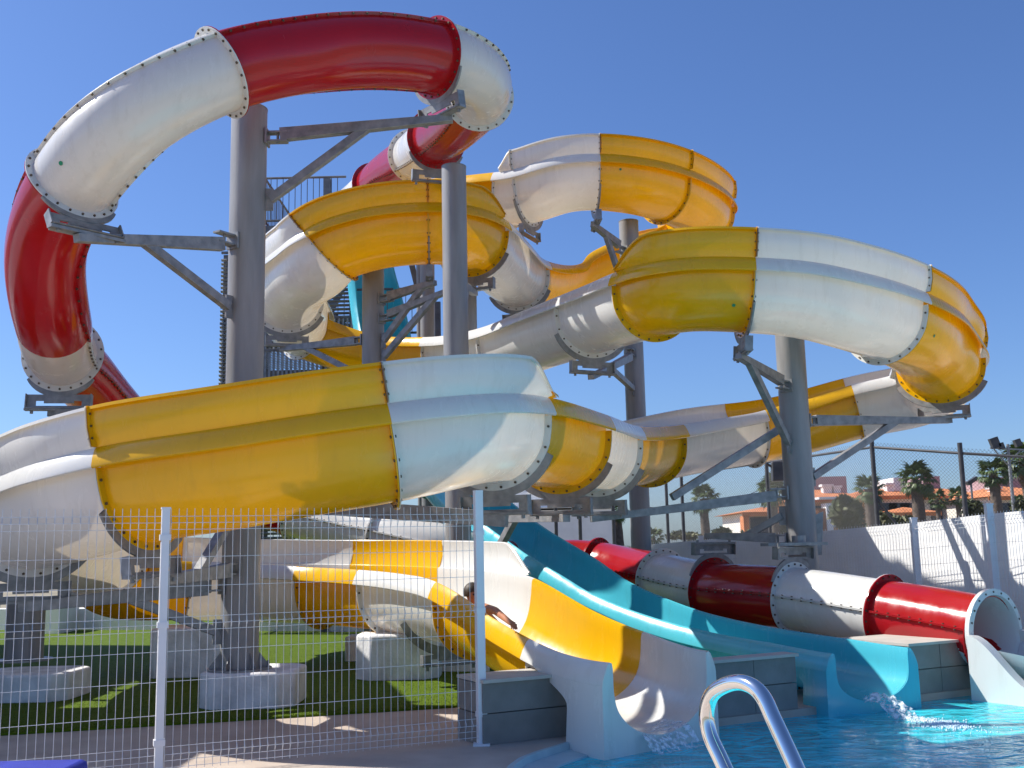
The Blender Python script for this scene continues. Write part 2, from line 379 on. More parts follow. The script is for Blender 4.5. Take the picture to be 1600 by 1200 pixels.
# tiled pool wall
tw = empty('pool_wall', WA, 'low grey tiled wall along the pool edge under the slide ends', 'wall')
L = 9.6; TH = .55; HT = .53
sX = lambda X: (X - WA.x) / wd.x
for xa, xb, TH in ((-.30, .46, .45), (1.80, 2.74, .14), (4.10, 4.98, .9), (6.6, 8.6, .5)):
    s0, s1 = sX(xa), sX(xb); M_ = (s0 + s1) / 2; hl = (s1 - s0) / 2
    b = MB(); b.obox(WA + wd * M_ + wn * (TH / 2 + .03) + V((0, 0, (HT - .03 - .3) / 2)), wd, wn, V((0, 0, 1)), hl - .02, TH / 2 - .02, (HT - .03 + .3) / 2); b.build('wall_core', TIL, tw, smooth=False)
    b = MB(); b.obox(WA + wd * M_ + wn * (TH / 2) + V((0, 0, HT - .012)), wd, wn, V((0, 0, 1)), hl + .01, TH / 2 + .04, .014); b.build('wall_cap', CAP, tw, smooth=False)
    n_ = max(1, round((s1 - s0) / .62)); w_ = (s1 - s0) / n_
    for i in range(n_):
        for (z0, z1) in ((-.28, -.005), (.0, .25), (.256, HT - .03)):
            if z0 < 0 and xa < 0: continue
            b = MB(); b.obox(WA + wd * (s0 + (i + .5) * w_) + wn * (.015 - random.random() * .003) + V((0, 0, (z0 + z1) / 2)), wd, wn, V((0, 0, 1)), w_ / 2 - .003, .012, (z1 - z0) / 2 - .0015)
            b.build('tile', TIL, tw, smooth=False)
TH = .45
b = MB()  # end face tiles
for z0, z1 in ((0, .25), (.256, HT - .03)):
    b = MB(); b.obox(WA - wd * .008 + wn * (TH / 2 + .03) + V((0, 0, (z0 + z1) / 2)), wn, wd, V((0, 0, 1)), TH / 2 - .02, .012, (z1 - z0) / 2 - .0015); b.build('tile', TIL, tw, smooth=False)

# ================================================================== FIBREGLASS SLIDES
R = .58; LIPH = .18; VB = .08
def bowl_profile():
    pts = []
    def lip(s):   # from outside edge to bowl rim
        return [(s * (R + .112), -.010), (s * (R + .124), .0), (s * (R + .124), .016), (s * (R + .100), .085), (s * (R + .064), .155), (s * (R + .036), LIPH), (s * (R + .008), .17), (s * R, .13)]
    pts += lip(1)
    pts += [(R, .05)]
    for k in range(0, 25):
        a = -pi * k / 24; pts.append((R * cos(a), -VB * min(1, sin(-a) * 3) + R * .98 * sin(a) + 0.0))
    pts += [(-R, .05)]
    pts += list(reversed(lip(-1)))
    return pts
BP = bowl_profile()
def put(fr, u, v): C, T, S, U = fr; return C + S * u + U * v
def section(path, t0, t1, mat, root, E=None, wside=None, R_=R, prof=None, flange=(True, True), bolts=True, label=None, sticker=None, wall=True):
    prof = prof or BP
    DS = getattr(path, 'ds', None) or (lambda t: 1.0)
    def put(fr, u, v, k=1.0): C, T, S, U = fr; return C + S * u + U * (v * (k if v < 0 else 1))
    i0, i1 = path.idx(t0), path.idx(t1)
    b = MB(); b.grid([[put(path.fr[i], u, v, DS(path.t[i])) for u, v in prof] for i in range(i0, i1 + 1)])
    sec = b.build('slide_section', mat, root, label=label, fix=False)
    if E:
        b = MB(); rows = []
        for i in range(i0, i1 + 1):
            e = lerpk(E, path.t[i]); s = lerpk(wside, path.t[i]); s = 1 if s > 0 else -1
            if e > .02:
                rows.append([put(path.fr[i], s * (R_ + x), LIPH - .015 + z) for x, z in ((.030, 0), (.052, e * .12 + .01), (.085, e * .45), (.088, e * .75), (.070, e), (.080, e + .012), (.105, e + .010), (.112, e - .02))])
            else:
                if len(rows) > 1: b.grid(rows)
                rows = []
        if len(rows) > 1: b.grid(rows)
        b.build('side_wall', mat, sec, fix=False)
        if flange[0] or flange[1]:
            for en, (tq, dr) in enumerate(((t0, 1), (t1, -1))):
                if not flange[en]: continue
                i = path.idx(tq); e = lerpk(E, path.t[i])
                if e < .1: continue
                s = 1 if lerpk(wside, path.t[i]) > 0 else -1; fr = path.fr[i]; C, T, S, U = fr
                fb = MB(); r1 = [put(fr, s * (R_ + x), LIPH + z) + T * (dr * .004) for x, z in ((.035, 0), (.088, e * .45), (.075, e))]; r2 = [put(fr, s * (R_ + x + .045), LIPH + z) + T * (dr * .004) for x, z in ((.06, 0), (.09, e * .45), (.08, e))]
                fb.grid([r1, r2]); fb.grid([[p + T * (dr * .01) for p in r1], [p + T * (dr * .01) for p in r2]]); fb.build('wall_flange', mat, sec, fix=False)
                hb = MB()
                for q in (.2, .5, .8): hb.hexb(put(fr, s * (R_ + .10), LIPH + e * q) + T * (dr * .012), T * dr, .011, .012)
                hb.build('bolt_row', BOL, sec, kind='stuff', fix=False)
    # flanges
    for en, (tq, dr) in enumerate(((t0, 1), (t1, -1))):
        if not flange[en]: continue
        fr = path.fr[path.idx(tq)]; C, T, S, U = fr; kd = DS(path.t[path.idx(tq)])
        b = MB(); rows = []
        arc = [(R_ * cos(-pi * k / 28), -VB * min(1, sin(pi * k / 28) * 3) - R_ * .98 * sin(pi * k / 28), cos(-pi * k / 28), sin(-pi * k / 28)) for k in range(29)]
        for d0, d1 in ((dr * .002, dr * .014),):
            r = [[put(fr, u + nx * a, v + ny * a, kd) + T * d for (a, d) in ((.0, d0), (.072, d0), (.072, d1), (.0, d1))] for u, v, nx, ny in arc]
            b.grid(r)
        b.build('flange', mat, sec, fix=False)
        if bolts:
            hb = MB()
            for k in range(12):
                th = -pi * (k + .5) / 12; u, v = (R_ + .042) * cos(th), -VB * min(1, sin(-th) * 3) + (R_ * .98 + .042) * sin(th)
                hb.hexb(put(fr, u, v, kd) + T * (dr * .014), T * dr, .013, .014)
            hb.build('bolt_row', BOL, sec, kind='stuff', fix=False)
    if sticker:
        tq, ang = sticker; fr = path.frame(tq); C, T, S, U = fr; rr = R_ + .003
        nrm = S * cos(ang) + U * sin(ang); c = put(fr, R_ * cos(ang), -VB * min(1, abs(sin(ang)) * 3) + R_ * .98 * sin(ang)) + nrm * .003
        st = MB(); st.tube([c, c + nrm * .002], .022, 14); st.build('sticker', GRN, sec)
    return sec

OC = [  # px, py, Y, side : lower edge of the lip as measured, travel order
 (-2.9, 20.8, at(803, 275, 18.15).z + .42, 'W'),  # 0
 (-1.62, 20.03, at(803, 275, 18.15).z + .26, 'W'),  # 1
 (-.80, 19.55, at(803, 275, 18.15).z + .14, 'W'),  # 2
 (.02, 19.08, at(803, 275, 18.15).z + .04, 'W'),  # 3 seam
 (.375, 18.88, at(803, 275, 18.15).z, 'W'),  # 4 seam
 (1.02, 18.64, at(870, 257, 17.95).z, 'W'),  # 5
 (940, 252, 17.9, 'R'),  # 6 seam
 (1020, 260, 18.1, 'R'), # 7
 (1084, 277, 18.6, 'R'), # 8 seam
 (1130, 300, 19.4, 'R'), # 9
 (1153, 324, 20.4, 'R'), # 10 seam
 (1140, 340, 21.6, 'R'), # 11
 (1050, 352, 22.8, 'C'), # 12
 (975, 392, 22.0, 'C'),  # 13
 (925, 420, 21.2, 'L'),  # 14
 (862, 421, 19.6, 'L'),  # 15 seam
 (832, 393, 18.2, 'L'),  # 16
 (803, 362, 17.0, 'L'),  # 17 seam
 (770, 343, 16.4, 'L'),  # 18
 (720, 332, 16.0, 'L'),  # 19
 (664, 330, 15.9, 'L'),  # 20 seam
 (575, 338, 15.9, 'L'),  # 21
 (487, 367, 16.0, 'L'),  # 22 seam
 (440, 393, 16.3, 'L'),  # 23
 (408, 418, 17.0, 'L'),  # 24
 (448, 462, 18.2, 'C'),  # 25 seam
 (462, 492, 19.3, 'C'),  # 26
 (498, 497, 19.7, 'R'),  # 27 seam
 (567, 533, 19.6, 'R'),  # 28
 (655, 541, 18.9, 'R'),  # 29 seam
 (740, 529, 17.6, 'R'),  # 30 seam
 (800, 506, 16.6, 'R'),  # 31
 (861, 482, 15.5, 'R'),  # 32 seam
 (910, 463, 14.5, 'R'),  # 33
 (948, 447, 13.7, 'R'),  # 34 seam
 (1000, 431, 13.1, 'R'), # 35
 (1080, 420, 12.8, 'R'), # 36
 (1183, 421, 12.7, 'R'), # 37 seam
 (1290, 430, 12.8, 'R'), # 38
 (1380, 450, 13.0, 'R'), # 39
 (1457, 475, 13.5, 'R'), # 40 seam
 (1505, 500, 14.2, 'R'), # 41
 (1530, 529, 15.2, 'R'), # 42
 (1470, 566, 16.0, 'C'), # 43 seam
 (1400, 596, 16.5, 'L'), # 44
 (1332, 617, 16.7, 'L'), # 45 seam
 (1265, 641, 16.8, 'L'), # 46
 (1205, 657, 16.8, 'L'), # 47 seam
 (1140, 670, 16.3, 'L'), # 48
 (1078, 682, 15.4, 'L'), # 49 seam
 (1010, 687, 13.7, 'L'), # 50 seam
 (962, 672, 12.2, 'L'),  # 51 seam
 (871, 648, 10.3, 'L'),  # 52 seam
 (810, 644, 9.5, 'L'),   # 53
 (720, 648, 9.05, 'L'),  # 54
 (607, 661, 8.85, 'L'),  # 55 seam
 (450, 683, 8.75, 'L'),  # 56
 (300, 706, 8.75, 'L'),  # 57
 (146, 729, 8.95, 'L'),  # 58 seam
 (50, 752, 9.2, 'L'),    # 59
 (-8, 772, 9.6, 'L'),    # 60
 (48, 788, 10.5, 'C'),   # 61 seam
 (50, 806, 11.7, 'C'),   # 62
 (95, 832, 13.0, 'C'),   # 63
 (160, 858, 14.2, 'C'),  # 64 seam
 (225, 890, 14.3, 'R'),  # 65
 (300, 898, 14.6, 'R'),  # 66 seam
 (380, 902, 14.8, 'R'),  # 67
 (453, 906, 14.7, 'R'),  # 68 seam
 (552, 913, 13.6, 'R'),  # 69 seam
 (620, 922, 12.5, 'R'),  # 70
 (669, 935, 11.6, 'R'),  # 71 seam
 (757, 996, 10.55, 'R'),  # 72
 (814, 1030, 9.9, 'R'),  # 73 seam
 (850, 1048, 9.4, 'R'), # 74
]
PO = Path(OC, R + .12, smooth=14, step=.06); PO.ds = lambda t: 1 - .25 * min(1, max(0, (t - 71) / 2))
# end of the run, straight out over the pool
slide = empty('water_slide', PO.fr[-1][0] * 1.0 + V((0, 0, -.6)), 'long open water slide in yellow and white sections winding down in loops from the tower', 'water slide')
EK = [(0, 0), (3.1, .0), (4.0, .36), (10.5, .36), (12.5, .0), (17, .0), (18.2, .36), (24.5, .36), (27, .1), (28.5, .0), (34, .0), (35, .38), (42.5, .36), (47, .28), (49.5, .10), (50.6, 0), (51.8, .0), (52.6, .36), (61, .36), (62.5, .36), (69, .36), (70.1, .36), (70.9, .0), (75, 0)]
WS = [(0, 1), (14, 1), (14.2, -1), (30, -1), (30.2, 1), (50.4, 1), (50.7, -1), (80, -1)]
seams = [(0, 3, YEL), (3, 4, WHT), (4, 6, WHT), (6, 8, YEL), (8, 10, YEL), (10, 12.5, YEL), (12.5, 15, YEL), (15, 17, WHT), (17, 20, YEL), (20, 22, YEL), (22, 25, WHT), (25, 27, WHT), (27, 29, YEL),
         (29, 30, WHT), (30, 32, WHT), (32, 34, WHT), (34, 37, YEL), (37, 40, WHT), (40, 43, YEL), (43, 45, WHT), (45, 47, YEL), (47, 49, WHT), (49, 50, YEL), (50, 51, WHT),
         (51, 52, YEL), (52, 55, WHT), (55, 58, YEL), (58, 61, WHT), (61, 64, WHT), (64, 66, YEL), (66, 68, WHT), (68, 69, YEL), (69, 71, WHT), (71, 73, YEL)]
stk = {(6, 8): (6.4, -.1), (34, 37): (36.7, -.62), (40, 43): (40.35, -.45)}
for a, b_, m_ in seams:
    section(PO, a, b_, m_, slide, EK, WS, sticker=stk.get((a, b_)))
# last section with flared end panels
def end_section(path, t0, mat, root, base_z, Rr, prof, half, back=.75, water=None):
    sec = section(path, t0, path.n - 1, mat, root, R_=Rr, prof=prof, flange=(True, False))
    C, T, S, U = path.fr[-1]; T = V((T.x, T.y, 0)).normalized(); S = T.cross(V((0, 0, 1))); Z = V((0, 0, 1))
    top = LIPH; bz = base_z - C.z; kd = path.ds(path.t[-1])
    n = 32; inn = []
    for k in range(n + 1):
        a = -pi * k / n; u, v = Rr * cos(a), (-VB * min(1, sin(-a) * 3) + Rr * .98 * sin(a)) * kd
        inn.append((u, v))
    ex = half - .124
    side_ = [(Rr + .036, top), (Rr + .064, .155), (Rr + .100, .085), (Rr + .124, .016)]
    inn = [(Rr + .010, top - .01), (Rr, .13), (Rr, .05)] + inn + [(-Rr, .05), (-Rr, .13), (-Rr - .010, top - .01)]
    ol = side_ + [(Rr + .126, -.1), (Rr + .13, bz), (Rr * .5, bz), (0, bz)]
    ol = ol + [(-u, v) for u, v in reversed(ol[:-1])]
    def resample(pl, m):
        L = [0]
        for p, q in zip(pl, pl[1:]): L.append(L[-1] + sqrt((p[0] - q[0]) ** 2 + (p[1] - q[1]) ** 2))
        out = []
        for i in range(m):
            d = L[-1] * i / (m - 1); j = max(0, min(len(pl) - 2, next((k for k in range(len(L)) if L[k] >= d - 1e-9), len(L) - 1) - 1)); w = (d - L[j]) / max(1e-9, L[j + 1] - L[j])
            out.append((pl[j][0] + (pl[j + 1][0] - pl[j][0]) * w, pl[j][1] + (pl[j + 1][1] - pl[j][1]) * w))
        return out
    M = 90; inr = resample(inn, M); our = resample(ol, M)
    fwd = T * .012
    b = MB(); b.grid([[C + S * u + Z * v for u, v in inr], [C + S * u + Z * v + fwd for u, v in inr], [C + S * (u * .55 + p * .45) + Z * (v * .55 + q * .45) + fwd * 1.4 for (u, v), (p, q) in zip(inr, our)], [C + S * p + Z * q + fwd for p, q in our], [C + S * p * 1.0 + Z * q for p, q in our]])
    b.build('end_panel', mat, sec, fix=False)
    for sg in (1, -1):
        b = MB(); rows = []; nseg = 22
        for i in range(nseg + 1):
            q = i / nseg; z = .012 + (bz - .012) * q; hh = Rr + .124 + .006 * q
            reach = .33 + .05 * q + (back - .33) * max(0, 1 - q / .36) ** 2.2
            row = []
            for j in range(7):
                d = reach * j / 6; k = len(path.fr) - 1; acc = 0
                while k > 1 and acc + (path.fr[k][0] - path.fr[k - 1][0]).length < d: acc += (path.fr[k][0] - path.fr[k - 1][0]).length; k -= 1
                w_ = min(1, (d - acc) / max(1e-6, (path.fr[k][0] - path.fr[k - 1][0]).length)); Ck = path.fr[k][0].lerp(path.fr[k - 1][0], w_); Sk = path.fr[k][2].lerp(path.fr[k - 1][2], w_)
                row.append(Ck + Sk * (sg * hh) + Z * (z * (1 if q > .3 else 1) + (C.z - Ck.z) * min(1, q * 2)))
            rows.append(row)
        b.grid(rows)
        b.grid([[r[-1], r[-1] - S * (sg * .12)] for r in rows])
        b.build('end_skirt', mat, sec, fix=False)
    return sec
# continue the path for the mouth
mouth = Path([(872, 1060, 8.65, 'R'), (872, 1060, 8.65, 'R')], R, step=.1) if False else None
EM = V((1.21, 9.18, .50)); ET = V((.64, -.768, 0)).normalized()
class Sub: pass
def tail(path, t0, endC, endT, steps=26):
    C0, T0, S0, U0 = path.frame(t0); L = (endC - C0).length
    q = Sub(); q.fr = []; q.t = []; q.P = []
    for i in range(steps + 1):
        u = i / steps; h = (2 * u ** 3 - 3 * u * u + 1, u ** 3 - 2 * u * u + u, -2 * u ** 3 + 3 * u * u, u ** 3 - u * u)
        q.P.append(C0 * h[0] + T0 * (L * h[1] * .8) + endC * h[2] + endT * (L * h[3])); q.t.append(u)
    for i in range(steps + 1):
        T = (q.P[min(i + 1, steps)] - q.P[max(i - 1, 0)]).normalized() if 0 < i < steps else (T0 if i == 0 else endT)
        S = T.cross(V((0, 0, 1))).normalized(); q.fr.append((q.P[i], T, S, S.cross(T)))
    q.n = 2; q.idx = lambda t, q=q: min(range(len(q.t)), key=lambda k: abs(q.t[k] - t)); q.frame = lambda t, q=q: q.fr[q.idx(t)]
    return q
PE = tail(PO, 73, EM, ET)
PE.ds = lambda t: .75 - .05 * t
end_section(PE, 0, WHT, slide, -.12, R, BP, .77, .95)

# turquoise slide
RT = .46
def scaled(prof, R_): return [((u / R) * R_ if abs(u) <= R else math.copysign(abs(u) - R + R_, u), (v if v > 0 else v / (R * .98 + VB) * (R_ * .98 + VB))) for u, v in prof]
TP = scaled(BP, RT)
TC = [(572, 400, 21.6, 'C'), (588, 470, 21.2, 'C'), (606, 560, 20.4, 'C'), (640, 660, 19.5, 'C'), (690, 735, 18.5, 'C'), (742, 788, 17.5, 'C'), (800, 838, 16.5, 'C'), (850, 872, 15.7, 'C'), (900, 905, 14.9, 'C'),
      (950, 938, 14.4, 'C'), (1033, 974, 13.6, 'C'), (1083, 990, 13.2, 'C'), (1167, 1010, 12.5, 'C'), (1250, 1025, 11.8, 'C'), (1300, 1033, 11.45, 'C')]
PT = Path(TC, 0, smooth=10, step=.08); PT.ds = lambda t: 1.0 - .42 * min(1, max(0, (t - 8) / 5))
teal = empty('water_slide', PT.fr[-1][0] + V((0, 0, -.5)), 'open turquoise water slide dropping steeply from the tower into the pool', 'water slide')
for a, b_ in ((0, 2), (2, 4), (4, 6), (6, 9), (9, 11.5), (11.5, 13)): section(PT, a, b_, TEA, teal, R_=RT, prof=TP)
TM = V((3.545, 10.83, .345)); TT = V((.396, -.918, 0)).normalized()
PTE = tail(PT, 13, TM, TT)
PTE.ds = lambda t: .58
end_section(PTE, 0, TEA, teal, -.12, RT, TP, .60, .95)

# red and white closed tube
RC = .40
CC = [ # px, py, Y, roll degrees
 (415, 388, 23.2, 0), (492, 362, 22.2, -10), (556, 318, 20.8, -20), (604, 274, 19.2, -30), (648, 244, 17.4, -40), (675, 222, 15.9, -45), (712, 192, 14.6, -45), (742, 160, 13.5, -40), (752, 132, 12.7, -30), (728, 106, 12.0, -35), (680, 90, 11.5, -46), # 10
 (590, 80, 11.15, -50), (500, 84, 10.85, -50), (420, 95, 10.45, -48), (345, 114, 10.15, -45), (242, 163, 9.85, -42), (165, 222, 9.85, -40), (113, 286, 10.1, -38), # 17
 (80, 350, 10.5, -38), (70, 410, 10.8, -38), (76, 468, 11.1, -30), (85, 510, 11.6, -25), (92, 545, 12.3, -20), (128, 585, 13.3, -15), # 23
 (165, 628, 14.4, -12), (205, 668, 15.6, -10), (270, 715, 16.9, -8), (350, 762, 17.8, -5), (440, 795, 17.9, 0), (540, 822, 17.4, 8), (600, 835, 17.0, 10), (650, 848, 16.7, 10), (705, 864, 16.6, 10), (765, 880, 17.0, 8), (840, 884, 17.8, 5), (900, 880, 18.1, 5), # 35
 (935, 884, 17.9, 5), (975, 893, 17.4, 8), (1035, 906, 16.3, 8), (1115, 924, 15.1, 8), (1240, 935, 14.0, 8), (1385, 959, 12.9, 8), (1480, 976, 12.25, 8), (1548, 990, 11.8, 8)]
PC = Path([(a, b_, y, 'C') for a, b_, y, r in CC], 0, smooth=10, step=.07)
roll = [(i, c[3]) for i, c in enumerate(CC)]
tube = empty('water_slide', PC.fr[-1][0] + V((0, 0, -.5)), 'closed tube water slide of red and white sections looping around the tall left column', 'water slide')
def ringp(fr, r, a, rl): C, T, S, U = fr; a = a + radians(rl); return C + S * (cos(a) * r) + U * (sin(a) * r)
def tube_section(t0, t1, mat, fl=(True, True), sticker=None):
    i0, i1 = PC.idx(t0), PC.idx(t1); N = 40
    sec = None
    for nm, a0, a1 in (('upper_shell', 0, pi), ('lower_shell', pi, 2 * pi)):
        b = MB(); rows = []
        for i in range(i0, i1 + 1):
            rl = lerpk(roll, PC.t[i]); fr = PC.fr[i]; r = [ringp(fr, RC, a0 + (a1 - a0) * k / 20, rl) for k in range(21)]
            # longitudinal flange lips
            o = .002 if nm == 'upper_shell' else -.002
            def lipp(a, rr, dz): C, T, S, U = fr; aa = a + radians(rl); return C + S * (cos(aa) * rr) + U * (sin(aa) * rr) + (U * cos(radians(rl)) - S * sin(radians(rl))) * dz
            th = .011 if nm == 'upper_shell' else -.011
            rows.append([lipp(a0, RC - .0, th), lipp(a0, RC + .038, th), lipp(a0, RC + .038, o), lipp(a0, RC, o)] + r + [lipp(a1, RC, o), lipp(a1, RC + .038, o), lipp(a1, RC + .038, th), lipp(a1, RC, th)])
        b.grid(rows)
        if sec is None:
            sec = b.build('slide_section', mat, tube, fix=False)
        else: b.build(nm, mat, sec, fix=False)
    hb = MB(); d = 0; last = PC.P[i0]
    for i in range(i0, i1):
        d += (PC.P[i] - last).length; last = PC.P[i]
        if d > .13:
            d = 0; rl = lerpk(roll, PC.t[i]); C, T, S, U = PC.fr[i]; n_ = U * cos(radians(rl)) - S * sin(radians(rl))
            for a in (0, pi):
                hb.hexb(ringp(PC.fr[i], RC + .024, a, rl) + n_ * .011, n_, .013, .012); hb.hexb(ringp(PC.fr[i], RC + .024, a, rl) - n_ * .011, -n_, .013, .016)
    hb.build('bolt_row', BOL, sec, kind='stuff', fix=False)
    for en, (tq, dr) in enumerate(((t0, 1), (t1, -1))):
        if not fl[en]: continue
        fr = PC.fr[PC.idx(tq)]; C, T, S, U = fr; rl = lerpk(roll, tq)
        b = MB(); b.grid([[ringp(fr, r, 2 * pi * k / 40, 0) + T * (dr * d) for (r, d) in ((RC, .002), (RC + .075, .002), (RC + .075, .014), (RC, .014))] for k in range(41)])
        b.build('flange', mat, sec, fix=False)
        hb = MB()
        for k in range(22): hb.hexb(ringp(fr, RC + .045, 2 * pi * (k + .5) / 22, 0) + T * (dr * .014), T * dr, .013, .014)
        hb.build('bolt_row', BOL, sec, kind='stuff', fix=False)
    if sticker:
        tq, a = sticker; fr = PC.frame(tq); c = ringp(fr, RC, a, 0); nr = (c - fr[0]).normalized(); st = MB(); st.tube([c + nr * .002, c + nr * .005], .022, 14); st.build('sticker', GRN, sec)
ts = [(0, 1.3, RED), (1.3, 2.6, WHT), (2.6, 4, RED), (4, 5.2, WHT), (5.2, 7.3, RED), (7.3, 10, WHT), (10, 14, RED), (14, 17, WHT), (17, 21, RED), (21, 22.2, WHT), (22.2, 25, RED), (25, 26.5, WHT), (26.5, 28.2, RED), (28.2, 30, WHT), (30, 32.5, WHT), (32.5, 34.2, RED),
      (34.2, 36, RED), (36, 38, RED), (38, 39, WHT), (39, 40, RED), (40, 41, WHT), (41, 42.95, RED)]
for a, b_, m_ in ts: tube_section(a, b_, m_, (a != 21, b_ != 21), sticker=(16.4, radians(205)) if a == 14 else None)
# mouth of the tube: white ring and box
C, T, S, U = PC.fr[-1]; T = V((T.x, T.y, 0)).normalized(); S = T.cross(V((0, 0, 1))); Z = V((0, 0, 1))
MC = C + T * .02
b = MB(); N = 48
rows = [[], [], [], [], []]
for k in range(N + 1):
    a = 2 * pi * k / N; u, v = cos(a), sin(a)
    for rw, (r_, d_) in zip(rows, ((RC + .085, 0), (RC + .085, .05), (RC + .02, .06), (RC - .005, .0), (RC - .02, -.75))): rw.append(MC + S * (u * r_) + Z * (v * r_) + T * d_)
b.grid(rows); ms = b.build('mouth_ring', WHT, tube, fix=False, label='white round mouth ring of the red tube')
hb = MB()
for k in range(20):
    a = 2 * pi * k / 20; hb.hexb(MC + S * (cos(a) * (RC + .05)) + Z * (sin(a) * (RC + .05)) + T * .053, T, .011, .01)
hb.build('bolt_row', BOL, ms, kind='stuff', fix=False)
# open trough lip in front of the ring, a stepped box curving down to the water
bz = -.12; hw = RC + .14; fl_ = .72
b = MB()
side = []
for k in range(15):
    q = k / 14; x = fl_ * q; zt = .02 - .52 * (3 * q * q - 2 * q ** 3) if q < 1 else -.50
    side.append((x, zt))
for sg in (1, -1):
    for o_ in (0, .13):
        r1 = [MC + T * (.055 + x) + S * (sg * (hw - o_)) + Z * z for x, z in side]; r2 = [MC + T * (.055 + x) + S * (sg * (hw - o_)) + Z * (bz - MC.z) for x, z in side]
        b.grid([r1, r2])
    b.grid([[MC + T * (.055 + x) + S * (sg * hw) + Z * z for x, z in side], [MC + T * (.055 + x) + S * (sg * (hw - .13)) + Z * z for x, z in side]])
    b.grid([[MC + T * .055 + S * (sg * hw) + Z * .02, MC + T * .055 + S * (sg * (hw - .13)) + Z * .02], [MC + T * .055 + S * (sg * hw) + Z * (bz - MC.z), MC + T * .055 + S * (sg * (hw - .13)) + Z * (bz - MC.z)]])
b.grid([[MC + T * (.055 + x) + S * u + Z * (-.40 - x * .12 + .30 * (abs(u) / (hw - .13)) ** 3) for x in (0, .2, .4, .6, .72)] for u in [(-1 + 2 * i / 12) * (hw - .13) for i in range(13)]])
b.grid([[MC + T * (.055 + fl_) + S * u + Z * z for u in (-hw, hw)] for z in (-.50, bz - MC.z)])
b.build('end_box', WHT, tube, fix=False)

# ================================================================== SUPPORT COLUMNS
def crescent(fr, Rr, closed_down=True, spread=58, flip=1, off=0.0, deep=.17, nm='cradle'):
    """steel saddle plate under (or over, flip=-1) a flange, with a slotted base bracket"""
    C, T, S, U = fr; Z = V((0, 0, 1)); b = MB()
    rb = Rr + .01 + (VB if nm == 'cradle' else 0); th = .012
    n = 16; ins = []; outs = []
    for k in range(n + 1):
        a = radians(-90 - spread + 2 * spread * k / n)
        e = 1 - .35 * abs(2 * k / n - 1) ** 3
        ins.append(C + S * (cos(a) * (rb + .02)) + U * (flip * sin(a) * (rb + .02))); outs.append(C + S * (cos(a) * (rb + .02 + .11 * e)) + U * (flip * sin(a) * (rb + .02 + .11 * e)))
    for o_ in (off - th, off + th): b.grid([[p + T * o_ for p in ins], [p + T * o_ for p in outs]])
    b.grid([[p + T * (off - th) for p in outs], [p + T * (off + th) for p in outs]]); b.grid([[p + T * (off - th) for p in ins], [p + T * (off + th) for p in ins]])
    base = C - U * (flip * (rb + .10 + deep * .5))
    # web with two slots: pieces round the holes
    hw = .36; hh = deep / 2
    for x0, x1, z0, z1 in ((-hw, -.26, -1, 1), (-.17, .17, -.25, 1), (.26, hw, -1, 1), (-.26, -.17, .1, 1), (.17, .26, .1, 1), (-.26, -.17, -1, -.65), (.17, .26, -1, -.65), (-.17, .17, -1, -.65)):
        b.obox(base + S * ((x0 + x1) / 2) + U * ((z0 + z1) / 2 * hh), S, T, U, (x1 - x0) / 2, .0085, (z1 - z0) / 2 * hh)
    b.obox(base - U * (flip * (hh + .007)), S, T, U, hw, .06, .007)
    for s in (-1, 1):
        b.obox(base + S * (s * (hw + .007)) , S, T, U, .007, .05, hh)
        b.hexb(base + S * (s * .30) - U * (flip * (hh + .014)), -U * flip, .02, .05)
    return b, base - U * (flip * (hh + .014)), S
def column(px, ptop, ybase, Y, dia, label, zbase=0.0, leanfix=True, top_label=None):
    p = at(px, ptop, Y); base = V((p.x, p.y, zbase))
    root = empty('support_column', base, label, 'column', 'grey steel columns carrying the slides')
    b = MB(); b.cyl(base + V((0, 0, .02)), V((p.x, p.y, p.z)), dia / 2, 40); b.build('post', PAI, root)
    b = MB(); b.cyl(V((p.x, p.y, p.z)) , V((p.x, p.y, p.z + .012)), dia / 2 + .004, 40); b.build('top_cap', GAL, root)
    b = MB(); b.cyl(base, base + V((0, 0, .025)), dia / 2 + .14, 28); b.build('base_plate', GAL, root)
    for k in range(6):
        a = 2 * pi * k / 6 + .3; d = V((cos(a), sin(a), 0)); q = MB(); s = d.cross(V((0, 0, 1))) * .006
        o_ = base + d * (dia / 2 - .004)
        q.prism([o_ + V((0, 0, .026)) - s, o_ + d * .11 + V((0, 0, .026)) - s, o_ + d * .11 + V((0, 0, .05)) - s, o_ + V((0, 0, .19)) - s], s * 2); q.build('gusset', GAL, root, smooth=False)
        if k % 2 == 0:
            q = MB(); q.cyl(base + d * (dia / 2 + .10) + V((0, 0, .0)), base + d * (dia / 2 + .10) + V((0, 0, .09)), .014, 8); q.build('anchor_bolt', GAL, root)
    return root, base, dia
